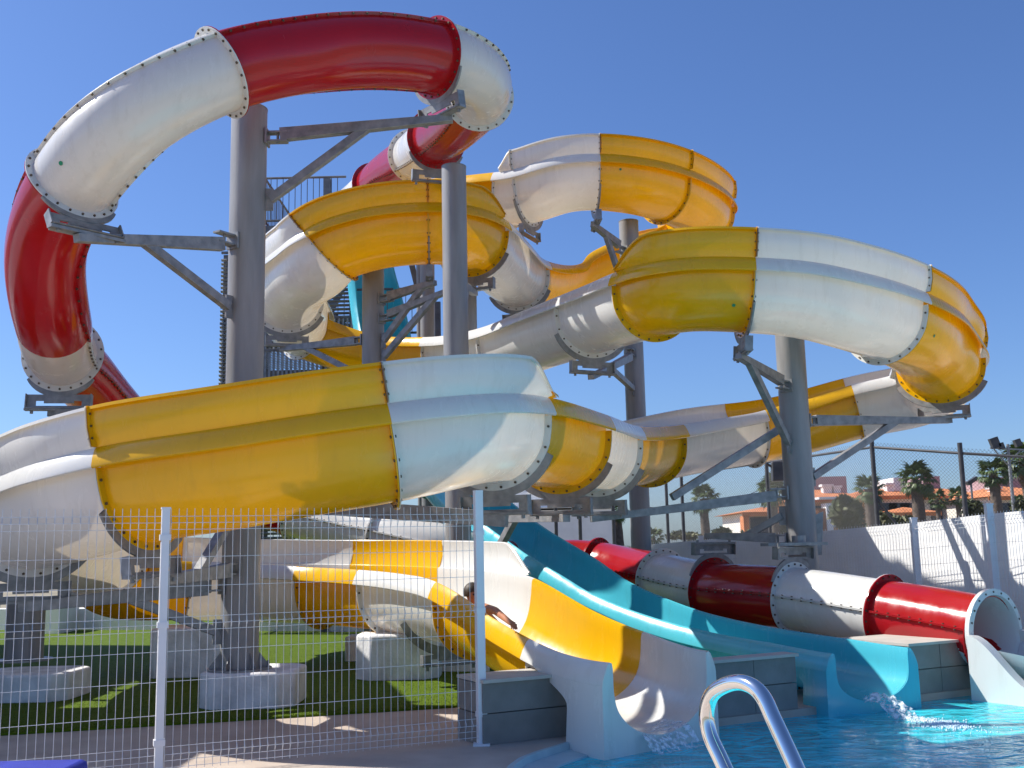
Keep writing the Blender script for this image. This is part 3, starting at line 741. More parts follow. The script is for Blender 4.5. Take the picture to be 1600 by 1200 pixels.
def arm(colm, zc, tip, strut=None, size=.13, cradle=None, tipsize=None, brk=True, label=None):
    """tapered beam from the column at height zc to tip; strut = (height on column, fraction along beam)"""
    root, base, dia = colm
    cx = V((base.x, base.y, zc)); d = tip - cx; dh = V((d.x, d.y, 0)).normalized()
    a = cx + dh * (dia / 2 + .16) + (V((0, 0, (tip.z - zc))) * ((dia / 2 + .16) / max(.3, V((d.x, d.y, 0)).length)))
    b = MB(); ts_ = tipsize or size * .55
    b.beam(a, tip + (tip - a).normalized() * .12, .10, size, .10, ts_)
    am = b.build('support_arm', GAL, root, smooth=False, bevel=.004)
    b = MB()   # clevis at the column
    sd = dh.cross(V((0, 0, 1)))
    for s in (-1, 1): b.obox(cx + dh * (dia / 2 + .12) + V((0, 0, s * size * .36)), dh, sd, V((0, 0, 1)), .125, .055, .010)
    b.obox(cx + dh * (dia / 2 + .008), dh, sd, V((0, 0, 1)), .012, .09, size * .62)
    b.cyl(cx + dh * (dia / 2 + .13) - V((0, 0, size * .5)), cx + dh * (dia / 2 + .13) + V((0, 0, size * .5)), .016, 8)
    b.build('clevis', GAL, am, smooth=False)
    if strut:
        zs, fr_ = strut; j = a.lerp(tip, fr_); s0 = V((base.x, base.y, zs)) + dh * (dia / 2 + .05)
        b = MB(); b.beam(s0, j, .085, .095); b.build('strut', GAL, am, smooth=False, bevel=.004)
        b = MB(); b.obox(V((base.x, base.y, zs)) + dh * (dia / 2 + .04), dh, sd, V((0, 0, 1)), .05, .012, .13); b.build('gusset', GAL, am, smooth=False)
    if cradle:
        cb, cbase, S = cradle
        cb.build('cradle', GAL, am, smooth=False, fix=True)
        b = MB(); b.beam(cbase - S * .38, cbase + S * .38, .09, .03); b.build('cradle_seat', GAL, am, smooth=False)
    return am

C1 = column(390, 172, 0, 11.6, .41, 'tall thick grey column at left rising to the red tube loop', .38)
C2 = column(709, 262, 0, 15.15, .37, 'grey column in the middle standing in front of the left yellow loop', .02)
C3 = column(583, 408, 0, 17.3, .37, 'grey column inside the left yellow loop, left of the middle column', .02)
C4 = column(982, 347, 0, 19.4, .37, 'grey column with a flat open top inside the upper right yellow loop', .02)
C5 = column(1232, 500, 0, 14.55, .40, 'grey column under the right yellow and white loop, leftwards of the palms', .02)
def zat(px, py, col): return at(px, py, col[1].y).z
def cr_open(t, **k): return crescent(PO.frame(t), R, **k)
def cr_tube(t, **k): return crescent(PC.frame(t), RC, nm='tube_cradle', **k)
def tipof(cr, dz=-.045): return cr[1] + V((0, 0, dz))
# left column arms
c = cr_tube(17, spread=50); arm(C1, zat(350, 384, C1), tipof(c), (zat(352, 486, C1), .62), .15, c)
c = cr_tube(22.2, spread=50); arm(C1, zat(350, 640, C1), tipof(c), (zat(350, 760, C1), .6), .15, c)
c = cr_tube(10, spread=60); arm(C1, zat(420, 215, C1), tipof(c), (zat(425, 312, C1), .55), .15, c)
c = cr_open(52); arm(C1, zat(400, 782, C1), tipof(c), None, .18, c, tipsize=.15)
c = cr_open(58); arm(C1, zat(380, 888, C1), tipof(c), (zat(380, 805, C1), .45), .15, c)
c = cr_open(61); arm(C1, zat(375, 912, C1) , tipof(c), (zat(375, 985, C1) + .0, .5), .17, c)
c = cr_tube(14, spread=40);
# middle column arms
c = cr_open(51); arm(C2, zat(700, 808, C2), tipof(c), (zat(720, 950, C2), .55), .16, c)
c = cr_open(17); arm(C2, zat(715, 438, C2), tipof(c), (zat(715, 520, C2), .5), .14, c)
c = cr_tube(5.2, spread=60); c[0].build('cradle', GAL, C2[0], smooth=False)
# left inner column
c = cr_open(25); arm(C3, zat(570, 530, C3), tipof(c), (zat(570, 585, C3), .75), .15, c)
c = cr_open(20); arm(C3, zat(595, 470, C3), tipof(c), (zat(595, 535, C3), .85), .15, c)
arm(C3, zat(595, 500, C3), at(700, 455, 16.4), (zat(600, 560, C3), .8), .13)
# back column
c = cr_open(6); arm(C4, zat(985, 395, C4), tipof(c), (zat(985, 455, C4), .6), .15, c)
c = cr_open(32); arm(C4, zat(985, 555, C4), tipof(c), (zat(985, 610, C4), .6), .14, c)
c = cr_open(15); arm(C4, zat(985, 480, C4), tipof(c), None, .14, c)
c = cr_open(4); c[0].build('cradle', GAL, C4[0], smooth=False)
# right column
c = cr_open(37); arm(C5, zat(1235, 605, C5), tipof(c), (zat(1240, 695, C5), .85), .14, c)
c = cr_open(43); arm(C5, zat(1240, 657, C5), tipof(c), (zat(1245, 745, C5), .62), .15, c)
c = cr_open(50); arm(C5, zat(1245, 770, C5), tipof(c), None, .15, c)
j = at(1060, 772, 13.9)
b = MB(); b.beam(at(1222, 668, 14.5), at(1050, 777, 13.95), .085, .095); b.build('strut', GAL, C5[0], smooth=False)
c = cr_tube(39, flip=-1, spread=62, deep=.15); arm(C5, zat(1245, 842, C5), c[1] + V((0, 0, .10)), (zat(1245, 805, C5), .5), .14, c)
c = cr_tube(40, flip=-1, spread=62, deep=.15); c[0].build('cradle', GAL, C5[0], smooth=False)
b = MB(); tpp = c[1]; b.beam(tpp + V((-.38, 0, .03)), tpp + V((.42, .1, .03)), .30, .04); b.cyl(tpp + V((.1, .1, .05)), tpp + V((.1, .1, .14)), .09, 16); b.build('hanger_plate', GAL, C5[0], smooth=False)
q = MB(); bb = C5[1]
q.prism([V((bb.x + .19, bb.y - .05, zat(1245, 805, C5))), V((bb.x + .19, bb.y - .05, zat(1245, 868, C5))), V((bb.x + .24, bb.y - .05, zat(1245, 868, C5))), V((bb.x + .30, bb.y - .05, zat(1245, 800, C5)))], V((0, .02, 0))); q.build('gusset', GAL, C5[0], smooth=False)

def painted_block(px0, px1, py0, py1, label, depth=.75, chamfer=.16, zup=None):
    a = ground_pt(px0, py1); c = ground_pt(px1, py1); Yf = (a.y + c.y) / 2
    h = at((px0 + px1) / 2, py0, Yf).z; w = (px1 - px0) / F * Yf; cx = (a.x + c.x) / 2; cy = Yf + depth / 2
    b = MB(); k = chamfer; x0, x1, y0, y1 = cx - w / 2, cx + w / 2, Yf, Yf + depth
    out = [(x0 + k, y0), (x1 - k, y0), (x1, y0 + k), (x1, y1 - k), (x1 - k, y1), (x0 + k, y1), (x0, y1 - k), (x0, y0 + k)]
    b.prism([V((x, y, .0)) for x, y in out], V((0, 0, h)))
    return b.build('concrete_block', CON, label=label, cat='concrete block', group='white painted concrete footings', bevel=.03, ang=30), (cx, cy, h)
painted_block(306, 454, 1052, 1112, 'white painted concrete footing under the tall left column', .95)
painted_block(232, 346, 982, 1062, 'grey shaded square footing left of the tall left column', .8, .05)
painted_block(555, 684, 992, 1066, 'white rounded footing under the low white slide section', .8, .2)
painted_block(-60, 95, 1055, 1102, 'white footing at the far left edge of the photo', .95)
painted_block(538, 560, 995, 1036, 'small white footing behind the rounded one', .5, .04)
# short column at far left
g0 = ground_pt(20, 1085); p = V((g0.x, g0.y + .25, .37))
root = empty('support_column', p, 'short dark grey column at the left edge under the white slide bend', 'column', 'grey steel columns carrying the slides')
b = MB(); b.cyl(p, p + V((0, 0, .72)), .22, 32); b.build('post', PAI, root)
b = MB(); b.beam(p + V((-.3, 0, .75)), p + V((.75, 0, .75)), .16, .05); b.build('top_plate', GAL, root, smooth=False)
b = MB(); b.cyl(p, p + V((0, 0, .02)), .33, 24); b.build('base_plate', GAL, root)
# saddle on the rounded footing
g0 = ground_pt(612, 1066); b = MB()
c = cr_open(70, deep=.12); c[0].build('slide_saddle', GAL, cat='saddle', label='grey steel saddle on the rounded white footing under the slide', smooth=False)
b = MB(); b.beam(V((c[1].x, c[1].y, c[1].z)), V((c[1].x, c[1].y, .25)), .5, .12); 

# low white walls and planters behind the turf
def wbox(name, px0, px1, py0, py1, label, d=.35, cat='wall', grp=None):
    a = ground_pt(px0, py1); c = ground_pt(px1, py1); h = at((px0 + px1) / 2, py0, (a.y + c.y) / 2).z
    b = MB(); n_ = V((0, d, 0)); b.prism([V((a.x, a.y, 0)), V((c.x, c.y, 0)), V((c.x, c.y, h)), V((a.x, a.y, h))], n_); return b.build(name, RND, label=label, cat=cat, group=grp, smooth=False, bevel=.01)
wbox('low_wall', -120, 250, 951, 986, 'long low white wall behind the turf at left')
wbox('low_wall', 405, 520, 958, 988, 'low white wall behind the turf, right of the tall column')
wbox('planter', 513, 580, 964, 989, 'white planter box at the back of the turf', 1.2, 'planter')
wbox('low_wall', 668, 765, 990, 1052, 'low white wall between the yellow slide drop and the fence post', .3)
wbox('low_wall', 50, 92, 946, 992, 'short white stub wall at the far left', 1.0)

# ================================================================== NEAR MESH FENCE
def mesh_panel(A, B, h, sp, ww, hz, folds, name='wire_panel', root=None, mat=None, z0=0.04, fold_n=None, depth=.035):
    d = (B - A); L = d.length; d.normalize(); nn = V((d.y, -d.x, 0)); b = MB()
    zs = [z0]
    for f in folds: zs += [f - .05, f, f + .05]
    zs += [h]; off = lambda z: depth if any(abs(z - f) < .002 for f in folds) else 0
    n = int(L / sp)
    for i in range(n + 1):
        q = A + d * (i * L / n); slope = (B.z - A.z) * i / n
        b.tube([V((q.x, q.y, q.z)) + nn * off(z) + V((0, 0, z)) for z in zs], ww / 2, 4, False)
    for z in hz:
        for s in (1,): b.tube([A + V((0, 0, z)) + nn * (off(z) + ww), B + V((0, 0, z)) + nn * (off(z) + ww)], ww / 2, 4, False)
    return b.build(name, mat or WIR, root, kind='stuff', fix=False)
fence = empty('mesh_fence', FB, 'white wire mesh fence in front of the artificial turf', 'fence')
FH = 1.97
posts = [ground_pt(249, 1214), ground_pt(753, 1163)]
pd = (posts[1] - posts[0]); pd.z = 0
folds = [1.87, 1.02, .22]
folds = [1.86, 1.10, .16]
hzs = [.06, .11, .16, .21, .44, .68, .90, 1.05, 1.10, 1.15, 1.38, 1.60, 1.81, 1.86, 1.91]
pl = posts[0] - pd; pl.z = 0
for i, (A, B) in enumerate(((pl, posts[0]), (posts[0], posts[1]))):
    mesh_panel(A + pd.normalized() * .03, B - pd.normalized() * .03, FH, .057, .0055, hzs, folds, root=fence)
for i, p in enumerate([pl, posts[0], posts[1]]):
    b = MB(); hgt = 1.965 if i < 2 else 2.10
    b.obox(p + V((0, 0, hgt / 2)) - V((0, .03, 0)), pd.normalized(), V((-pd.y, pd.x, 0)).normalized(), V((0, 0, 1)), .03 if i < 2 else .036, .03, hgt / 2)
    po = b.build('fence_post', WPT, fence, smooth=False, bevel=.004)
    b = MB(); b.obox(p + V((0, 0, hgt + .006)) - V((0, .03, 0)), pd.normalized(), V((-pd.y, pd.x, 0)).normalized(), V((0, 0, 1)), .034, .034, .007); b.build('post_cap', WPT, po, smooth=False)
    for z in (.25, 1.1, 1.75):
        b = MB(); b.obox(p + V((0, 0, z)) - V((0, .03, 0)), pd.normalized(), V((-pd.y, pd.x, 0)).normalized(), V((0, 0, 1)), .040, .036, .022); b.build('clamp', WPT, po, smooth=False)
    b = MB(); b.obox(p + V((0, -.03, .008)), V((1, 0, 0)), V((0, 1, 0)), V((0, 0, 1)), .07, .07, .008); b.build('foot_plate', WPT, po, smooth=False)

# ================================================================== RIGHT SIDE: white wall, mesh fence, chain link
def top_at(px, py, Y): return at(px, py, Y)
fr_pts = [(1700, 786, 11.6), (1545, 800, 13.3), (1427, 814, 14.6), (1262, 829, 16.6), (1095, 841, 18.8), (1000, 849, 20.3)]
FP = [at(*q) for q in fr_pts]
rf = empty('mesh_fence', (FP[1].x, FP[1].y, 0), 'white wire mesh fence running along the white boundary wall at right', 'fence')
for i in range(len(FP) - 1):
    A, B = FP[i].copy(), FP[i + 1].copy(); hA = A.z; 
    b = MB(); d = (B - A); L = d.length; n = int(L / .057); nn = V((d.y, -d.x, 0)).normalized()
    if nn.x > 0: nn = -nn
    for k in range(n + 1):
        q = A.lerp(B, k / n)
        zs = [q.z - 2.0 + .05, q.z - 1.14, q.z - 1.09, q.z - 1.04, q.z - .16, q.z - .11, q.z - .06, q.z]
        b.tube([V((q.x, q.y, z)) + nn * (.035 if j in (2, 5) else 0) for j, z in enumerate(zs)], .0028, 4, False)
    for dz in (.06, .11, .16, .38, .60, .82, 1.04, 1.09, 1.14, 1.4, 1.65):
        b.tube([A - V((0, 0, dz)) + nn * (.04 if dz in (.11, 1.09) else .006), B - V((0, 0, dz)) + nn * (.04 if dz in (.11, 1.09) else .006)], .0028, 4, False)
    b.build('wire_panel', WIR, rf, kind='stuff', fix=False)
for i, p in enumerate(FP):
    b = MB(); hh = p.z + (.09 if i == 1 else .03); b.obox(V((p.x, p.y, hh / 2)), V((1, 0, 0)), V((0, 1, 0)), V((0, 0, 1)), .042, .042, hh / 2); po = b.build('fence_post', WPT, rf, smooth=False, bevel=.004)
    b = MB(); b.obox(V((p.x, p.y, hh + .008)), V((1, 0, 0)), V((0, 1, 0)), V((0, 0, 1)), .047, .047, .009); b.build('post_cap', WPT, po, smooth=False)
# boundary wall, half a metre behind the fence
b = MB(); wl = []
for q in fr_pts: p = at(q[0], q[1] + 3, q[2] + .7); wl.append(p)
for A, B in zip(wl, wl[1:]):
    d = (B - A); d.z = 0; d.normalize(); nn = V((-d.y, d.x, 0)); nn = nn if nn.x > 0 else -nn
    b.prism([V((A.x, A.y, -.1)), V((B.x, B.y, -.1)), V((B.x, B.y, B.z)), V((A.x, A.y, A.z))], nn * .2)
# back stretch of the wall to the left
e = wl[-1]; e2 = at(880, 856, 22.5)
b.prism([V((e.x, e.y, -.1)), V((e2.x, e2.y, -.1)), V((e2.x, e2.y, e2.z)), V((e.x, e.y, e.z))], V((0, .2, 0)))
b.build('boundary_wall', RND, label='tall smooth white boundary wall behind the red tube at right', cat='wall', smooth=False)

# chain link fence
def chain_fence(tops, h, label, drop=0.0):
    T = [at(*q) for q in tops]; root = empty('chain_link_fence', (T[0].x, T[0].y, 0), label, 'fence')
    for A, B in zip(T, T[1:]):
        b = MB(); b.tube([A - V((0, 0, .12)), B - V((0, 0, .12))], .032, 8); b.build('top_rail', DRK, root)
        d = B - A; L = V((d.x, d.y, 0)).length; u = V((d.x, d.y, 0)).normalized(); b = MB(); s = .085; n = int(L / s)
        hh = h
        for k in range(-int(hh / s), n + 1):
            for sg in (1, -1):
                # diagonal wire from bottom to top clipped to the panel
                x0 = k * s if sg == 1 else k * s + hh; z0 = 0
                pts = []
                if sg == 1: xa, xb = max(0, x0), min(L, x0 + hh); za, zb = xa - x0, xb - x0
                else: xa, xb = max(0, x0 - hh), min(L, x0); za, zb = x0 - xa, x0 - xb
                if xb - xa < .02: continue
                def PT_(x, z): q = A.lerp(B, x / L); return V((q.x, q.y, q.z - hh + z))
                b.tube([PT_(xa, za), PT_(xb, zb)], .0032, 3, False)
        b.build('wire_mesh', DRK, root, kind='stuff', fix=False)
    for p in T:
        b = MB(); b.cyl(V((p.x, p.y, -.1)), p + V((0, 0, .12)), .055, 12); b.build('fence_post', DRK, root)
    return root
cf = chain_fence([(1700, 711, 22.5), (1500, 700, 24.0), (1362, 691, 25.5), (1197, 716, 30.0), (1064, 736, 34.0), (1000, 747, 36.5)], 3.6, 'tall dark chain link fence behind the white boundary wall')
b = MB(); a_ = at(1366, 772, 25.5); b.cyl(a_, V((a_.x + .75, a_.y - .3, a_.z - 1.35)), .035, 8); b.build('brace', DRK, cf)
for i, (x, y0, Y) in enumerate(((1040, 742, 30), (957, 770, 26), (1113, 700, 60), (905, 775, 26), (868, 790, 26))):
    if i == 2: continue
    t_ = at(x, y0, Y); b = MB(); b.cyl(V((t_.x, t_.y, -.1)), t_, .045, 8)
    b.build('steel_pole', DRK, cat='pole', label='thin dark upright pole ' + ('left of the chain link corner, above the red tube', 'in front of the shaded side of the column base', '', 'in front of the white building', 'left of the white building front')[i])
# lamp box on the pole behind column
t_ = at(1215, 735, 24); b = MB(); b.box(t_.x - .14, t_.x + .14, t_.y - .1, t_.y + .1, t_.z - .25, t_.z + .2)
hh_ = b.build('wall_lamp', DRK, cat='lamp', label='dark lamp housing on a bracket beside the right column', smooth=False, bevel=.03)
b = MB(); b.cyl(at(1197, 724, 24), t_, .03, 8); b.build('bracket', DRK, hh_)

# ================================================================== TOWER
tY = 21.6
tw_ = empty('stair_tower', at(450, 860, tY), 'dark steel stair tower with grated platforms behind the left loops', 'tower')
x0 = at(350, 700, tY).x; x1 = at(668, 700, tY).x; y0, y1 = tY, tY + 3.6
top = at(430, 352, tY).z
xs = [x0, x0 + (x1 - x0) * .5, x1 - .02]
for x in xs:
    for y in (y0, y1):
        hgt = at(350, 400, tY).z if x == xs[0] else top + (1.0 if x != xs[2] else -.9)
        b = MB(); b.beam((x, y, 0), (x, y, hgt), .15, .15, up=V((0, 1, 0))); b.build('tower_post', STL, tw_, smooth=False)
lv = [top - 2.5 * k for k in range(0, 4)]
for k, z in enumerate(lv):
    if z < .5: continue
    X0 = x0; x0 = x0 if k else at(413, 352, tY).x
    b = MB(); X1 = xs[1] + .4 if k == 0 else x1
    b.beam((x0, y0, z - .1), (X1, y0, z - .1), .08, .16); b.build('floor_beam', STL, tw_, smooth=False)
    b = MB(); b.beam((x0, y1, z - .1), (X1, y1, z - .1), .08, .16); b.build('floor_beam', STL, tw_, smooth=False)
    b = MB(); n = int((X1 - x0) / .07)
    for i in range(n): b.beam((x0 + .07 * i, y0 + .05, z), (x0 + .07 * i, y1 - .05, z), .012, .03)
    b.build('grating', STL, tw_, kind='stuff', smooth=False)
    # railing
    r_ = MB()
    for zz in (1.05, .1): r_.tube([(x0, y0, z + zz), (X1, y0, z + zz)], .025, 6); r_.tube([(x0, y0, z + zz), (x0, y1, z + zz)], .025, 6)
    m_ = int((X1 - x0) / .13)
    for i in range(m_): r_.tube([(x0 + .13 * i, y0, z + .1), (x0 + .13 * i, y0, z + 1.05)], .010, 4)
    for i in range(int(3.6 / .13)): r_.tube([(x0, y0 + .13 * i, z + .1), (x0, y0 + .13 * i, z + 1.05)], .010, 4)
    r_.build('railing', STL, tw_, kind='stuff', smooth=False)
    x0 = X0
    # stair flight between the levels
    if k < 3 and lv[k + 1] > -1:
        z2 = lv[k + 1]; sg = 1 if k % 2 == 0 else -1; xa, xb = (x0 + .3, xs[1] + .6) if sg == 1 else (xs[1] + .6, x0 + .3)
        b = MB()
        for yy in (y0 + .5, y0 + 1.5): b.beam((xa, yy, z), (xb, yy, z2), .05, .22)
        b.build('stair_stringer', STL, tw_, smooth=False)
        b = MB()
        for i in range(14):
            u = (i + .5) / 14; b.box(xa + (xb - xa) * u - .12, xa + (xb - xa) * u + .12, y0 + .52, y0 + 1.48, z + (z2 - z) * u - .02, z + (z2 - z) * u + .02)
        b.build('stair_tread', STL, tw_, kind='stuff', smooth=False)
# louvred cladding panels
def louvre(xa, xb, y, za, zb, vertical):
    b = MB(); 
    if vertical:
        k = int((xb - xa) / .09)
        for i in range(k): b.beam((xa + .09 * i, y, za), (xa + .09 * i, y, zb), .055, .014, up=V((.5, 1, 0)))
    else:
        k = int((zb - za) / .085)
        for i in range(k): b.beam((xa, y, za + .085 * i), (xb, y, za + .085 * i), .06, .02, up=V((0, .7, 1)))
    o_ = b.build('louvre_panel', GAL, tw_, kind='stuff', smooth=False)
    f_ = MB()
    for (p, q) in (((xa, y, za), (xb, y, za)), ((xa, y, zb), (xb, y, zb)), ((xa, y, (za + zb) / 2), (xb, y, (za + zb) / 2))): f_.beam(p, q, .05, .05)
    f_.build('panel_frame', STL, tw_, smooth=False)
louvre(x0 - .05, at(560, 500, tY).x, y0 - .12, at(400, 600, tY).z, at(400, 500, tY).z, True)
louvre(x0 - .1, x0 + .25, y0 - .14, at(350, 620, tY).z, at(350, 398, tY).z, False)
louvre(at(405, 800, tY).x, at(540, 800, tY).x, y0 - .3, at(400, 848, tY).z, at(400, 770, tY).z, False)
louvre(at(495, 440, tY).x, at(548, 440, tY).x, y0 - .1, at(500, 560, tY).z, at(500, 440, tY).z, False)
for (a, b__) in (((500, 440), (545, 560)), ((545, 430), (500, 520)), ((640, 400), (680, 560)), ((360, 830), (560, 760)), ((480, 870), (560, 800)), ((505, 480), (560, 620)), ((350, 700), (480, 640))):
    b = MB(); b.beam(at(a[0], a[1], tY - .05), at(b__[0], b__[1], tY - .05), .09, .12); b.build('diagonal_brace', STL, tw_, smooth=False)
for (px, pt) in ((667, 405), (732, 430), (655, 400)):
    b = MB(); t_ = at(px, pt, 20.2 if px != 732 else 19.5); b.cyl(V((t_.x, t_.y, 0)), t_, .15 if px != 655 else .06, 20); b.build('tower_post', PAI, tw_)

# ================================================================== BACKGROUND BUILDINGS
def bbox_px(mb, px0, px1, py0, py1, Y, d):
    a = at(px0, py1, Y); c = at(px1, py0, Y); mb.box(a.x, c.x, Y, Y + d, a.z, c.z)
wb = empty('white_building', at(880, 850, 42), 'plain white building with a row of small windows in shade behind the slides', 'building')
b = MB(); bbox_px(b, 760, 958, 795, 862, 42, 8); b.build('wall', RND, wb, smooth=False)
b = MB(); bbox_px(b, 780, 885, 740, 795, 43, 6); b.build('upper_wall', RND, wb, smooth=False)
b = MB(); bbox_px(b, 757, 961, 790, 796, 41.8, 8.4); b.build('cornice', RND, wb, smooth=False)
for i in range(5):
    f_ = MB(); bbox_px(f_, 823 + i * 11, 832 + i * 11, 757, 768, 42.9, .12); w = f_.build('window', GLS, wb, smooth=False)
    g_ = MB(); bbox_px(g_, 822 + i * 11, 833 + i * 11, 768, 769.4, 42.8, .3); g_.build('sill', RND, w, smooth=False)
def hip(mb, x0, x1, y0, y1, z0, z1, o=.5):
    x0 -= o; x1 += o; y0 -= o; y1 += o; k = min((y1 - y0) / 2, (x1 - x0) / 2) * .98
    A = [V((x0, y0, z0)), V((x1, y0, z0)), V((x1, y1, z0)), V((x0, y1, z0))]; Rg = [V((x0 + k, (y0 + y1) / 2, z1)), V((x1 - k, (y0 + y1) / 2, z1))]
    mb.poly([A[0], A[1], Rg[1], Rg[0]]); mb.poly([A[1], A[2], Rg[1]]); mb.poly([A[2], A[3], Rg[0], Rg[1]]); mb.poly([A[3], A[0], Rg[0]]); mb.poly(list(reversed(A)))
    mb.box(x0, x1, y0, y0 + .05, z0 - .25, z0)
def house(px0, px1, pe, pr, Y, label, wall=HWL, d=10, wins=(), chim=(), block=None):
    a = at(px0, pe, Y); c = at(px1, pe, Y); root = empty('house', V(((a.x + c.x) / 2, Y, 0)), label, 'house', 'pale houses with terracotta roofs')
    ze = (a.z + c.z) / 2; zr = at((px0 + px1) / 2, pr, Y + d / 2).z
    b = MB(); b.box(a.x, c.x, Y, Y + d, -1, ze); b.build('wall', wall, root, smooth=False)
    b = MB(); hip(b, a.x, c.x, Y, Y + d, ze + .02, zr); r_ = b.build('roof', ROOF, root, smooth=False)
    for (x, y, s_) in chim:
        q = at(x, y, Y + 2); b = MB(); b.box(q.x - .3 * s_, q.x + .3 * s_, Y + 2, Y + 2.6, ze, q.z); b.box(q.x - .4 * s_, q.x + .4 * s_, Y + 1.9, Y + 2.7, q.z, q.z + .15); b.build('chimney', RND, r_, smooth=False)
    for (x, y, w_, h_) in wins:
        q = at(x, y, Y); b = MB(); b.box(q.x - w_ / 2, q.x + w_ / 2, Y - .06, Y + .05, q.z - h_, q.z); w = b.build('window', GLS, root, smooth=False)
        b = MB(); b.box(q.x - w_ / 2 - .1, q.x + w_ / 2 + .1, Y - .15, Y - .06, q.z - h_ - .12, q.z - h_); b.build('sill', RND, w, smooth=False)
    if block:
        x0_, x1_, y0_, y1_, m_, dd = block; b = MB(); bbox_px(b, x0_, x1_, y0_, y1_, Y + dd, 5); b.build('roof_block', m_, root, smooth=False)
    return root
h1 = house(1262, 1350, 779, 763, 70, 'pale house with orange roof and mauve block beside the right column', OCH, 9, [(1290, 790, 1.4, 1.3), (1312, 790, 1.4, 1.3)], [(1293, 760, 1), (1308, 762, .8)], (1266, 1322, 744, 790, MAU, 4))
b = MB(); bbox_px(b, 1266, 1294, 794, 850, 68.8, 1.0); b.build('brown_wall', BRN, h1, smooth=False)
b = MB(); bbox_px(b, 1295, 1300, 786, 850, 68.6, 1.2); bbox_px(b, 1280, 1308, 776, 780, 68.5, 1.5); b.build('porch', RND, h1, smooth=False)
h2 = house(1352, 1440, 775, 762, 72, 'pale house with long orange roof between the tall palms', HWL, 9, [(1385, 786, 1.4, 1.4), (1404, 786, 1.4, 1.4), (1422, 786, 1.4, 1.4)], [(1391, 758, .8)], (1399, 1416, 746, 790, RND, 3))
b = MB(); q0, q1 = at(1395, 801, 68), at(1465, 801, 68); hip(b, q0.x, q1.x, 68, 72, q0.z, at(1430, 792, 70).z, .2); b.build('porch_roof', ROOF, h2, smooth=False)
h3 = house(1444, 1545, 775, 760, 74, 'long house with sloping orange roof left of the floodlight mast', HWL, 10, [(1470, 786, 1.5, 1.4), (1500, 788, 1.5, 1.4), (1522, 788, 1.5, 1.4)], [(1540, 766, 1)], (1445, 1468, 744, 790, MAU, 4))
h4 = house(1551, 1680, 775, 758, 66, 'house with orange roof and white gable at the right edge', HWL, 10, [(1578, 786, 1.4, 1.4), (1592, 786, 1.4, 1.4)], [(1556, 764, 1)], (1556, 1640, 744, 790, MAU, 5))
h5 = house(1170, 1262, 800, 792, 62, 'low pale house with orange panel left of the right column', HWL, 8, [(1188, 808, 1.2, 1.0), (1215, 806, 1.2, 1.0)], [(1240, 786, .8)])
b = MB(); bbox_px(b, 1164, 1170, 806, 850, 61.5, 1.0); b.build('orange_pier', ROOF, h5, smooth=False)

# ================================================================== PALMS AND SHRUBS
def frond_mesh(name, mat, L, seed, dead=False):
    r = random.Random(seed); b = MB()
    n = 8; pts = []
    for i in range(n + 1):
        u = i / n; pts.append(V((L * .55 * u, 0, -.08 * L * u * u)))
    b.tube(pts, .018, 3, False)
    base = pts[-1]
    for k in range(17):
        a = (k - 8) / 8 * 1.9 + r.uniform(-.06, .06); ll = L * .5 * (1 - .25 * abs(k - 8) / 8) * r.uniform(.85, 1.1)
        d = V((cos(a), sin(a), 0)); s = V((-d.y, d.x, 0)) * .06 * L / 1.2
        tip = base + d * ll + V((0, 0, -ll * (.30 + .35 * r.random()))); mid = base + d * ll * .55 + V((0, 0, .02))
        i0 = len(b.v); b.v.extend([base, mid + s, mid - s, tip]); b.f.extend([(i0, i0 + 1, i0 + 2), (i0 + 1, i0 + 3, i0 + 2)])
    me_o = b.build(name, mat, smooth=False, fix=False); me = me_o.data
    bpy.data.objects.remove(me_o)
    # put the mesh origin back at the frond's root
    mn = min((v.co.x for v in me.vertices)); z0 = [v.co.z for v in me.vertices if abs(v.co.x - mn) < 1e-3]
    zc = sum(z0) / len(z0)
    for v in me.vertices: v.co.x -= mn; v.co.z -= zc
    return me
FM = [frond_mesh('frond', LEAF, 1.3, s) for s in (1, 2, 3)]; DM = [frond_mesh('dead_frond', DEAD, 1.1, s, True) for s in (4, 5)]
def palm(px, ptop, pbase, Y, crown_px, label, dead=14, live=34, lean=0, thick=.2):
    hd = at(px, ptop + crown_px * .48, Y); base = V((hd.x - lean, Y, -.12)); r = random.Random(int(px))
    root = empty('palm_tree', base, label, 'palm tree', 'fan palms beyond the boundary wall')
    pts = [base.lerp(hd, i / 10) + V((sin(i * .5) * .03, 0, 0)) for i in range(11)]
    b = MB(); b.tube(pts, thick, 12, True, [thick * (1.25 - .45 * i / 10 + (.05 if i % 2 else 0)) for i in range(11)]); b.build('trunk', TRNK, root)
    sz = crown_px / F * Y / 2 / 1.15
    for k in range(live + dead):
        isd = k >= live
        me = random.choice(DM if isd else FM); o = bpy.data.objects.new('dead_frond' if isd else 'frond', me); COL.objects.link(o); o.parent = root
        az = k * 2.399 + r.uniform(-.3, .3)
        if isd: el = radians(r.uniform(-85, -55)); dz = -r.uniform(.1, .9) * sz
        else: u = k / live; el = radians(80 - 125 * u + r.uniform(-8, 8)); dz = -.15 * u * sz
        o.location = hd - base + V((0, 0, dz)); s_ = 1.08 * sz * r.uniform(.8, 1.08) * (.72 if isd else 1); o.scale = (s_, s_, s_)
        o.rotation_euler = (r.uniform(-.3, .3), -el, az)
    return root
palm(1100, 757, 838, 46, 46, 'single fan palm against open sky, left of the right column', 10, 34)
palm(1207, 742, 835, 44, 52, 'fan palm half hidden at the left edge of the right column', 14, 34)
palm(1358, 742, 828, 42, 46, 'ragged palm directly behind the chain link corner post', 12, 30)
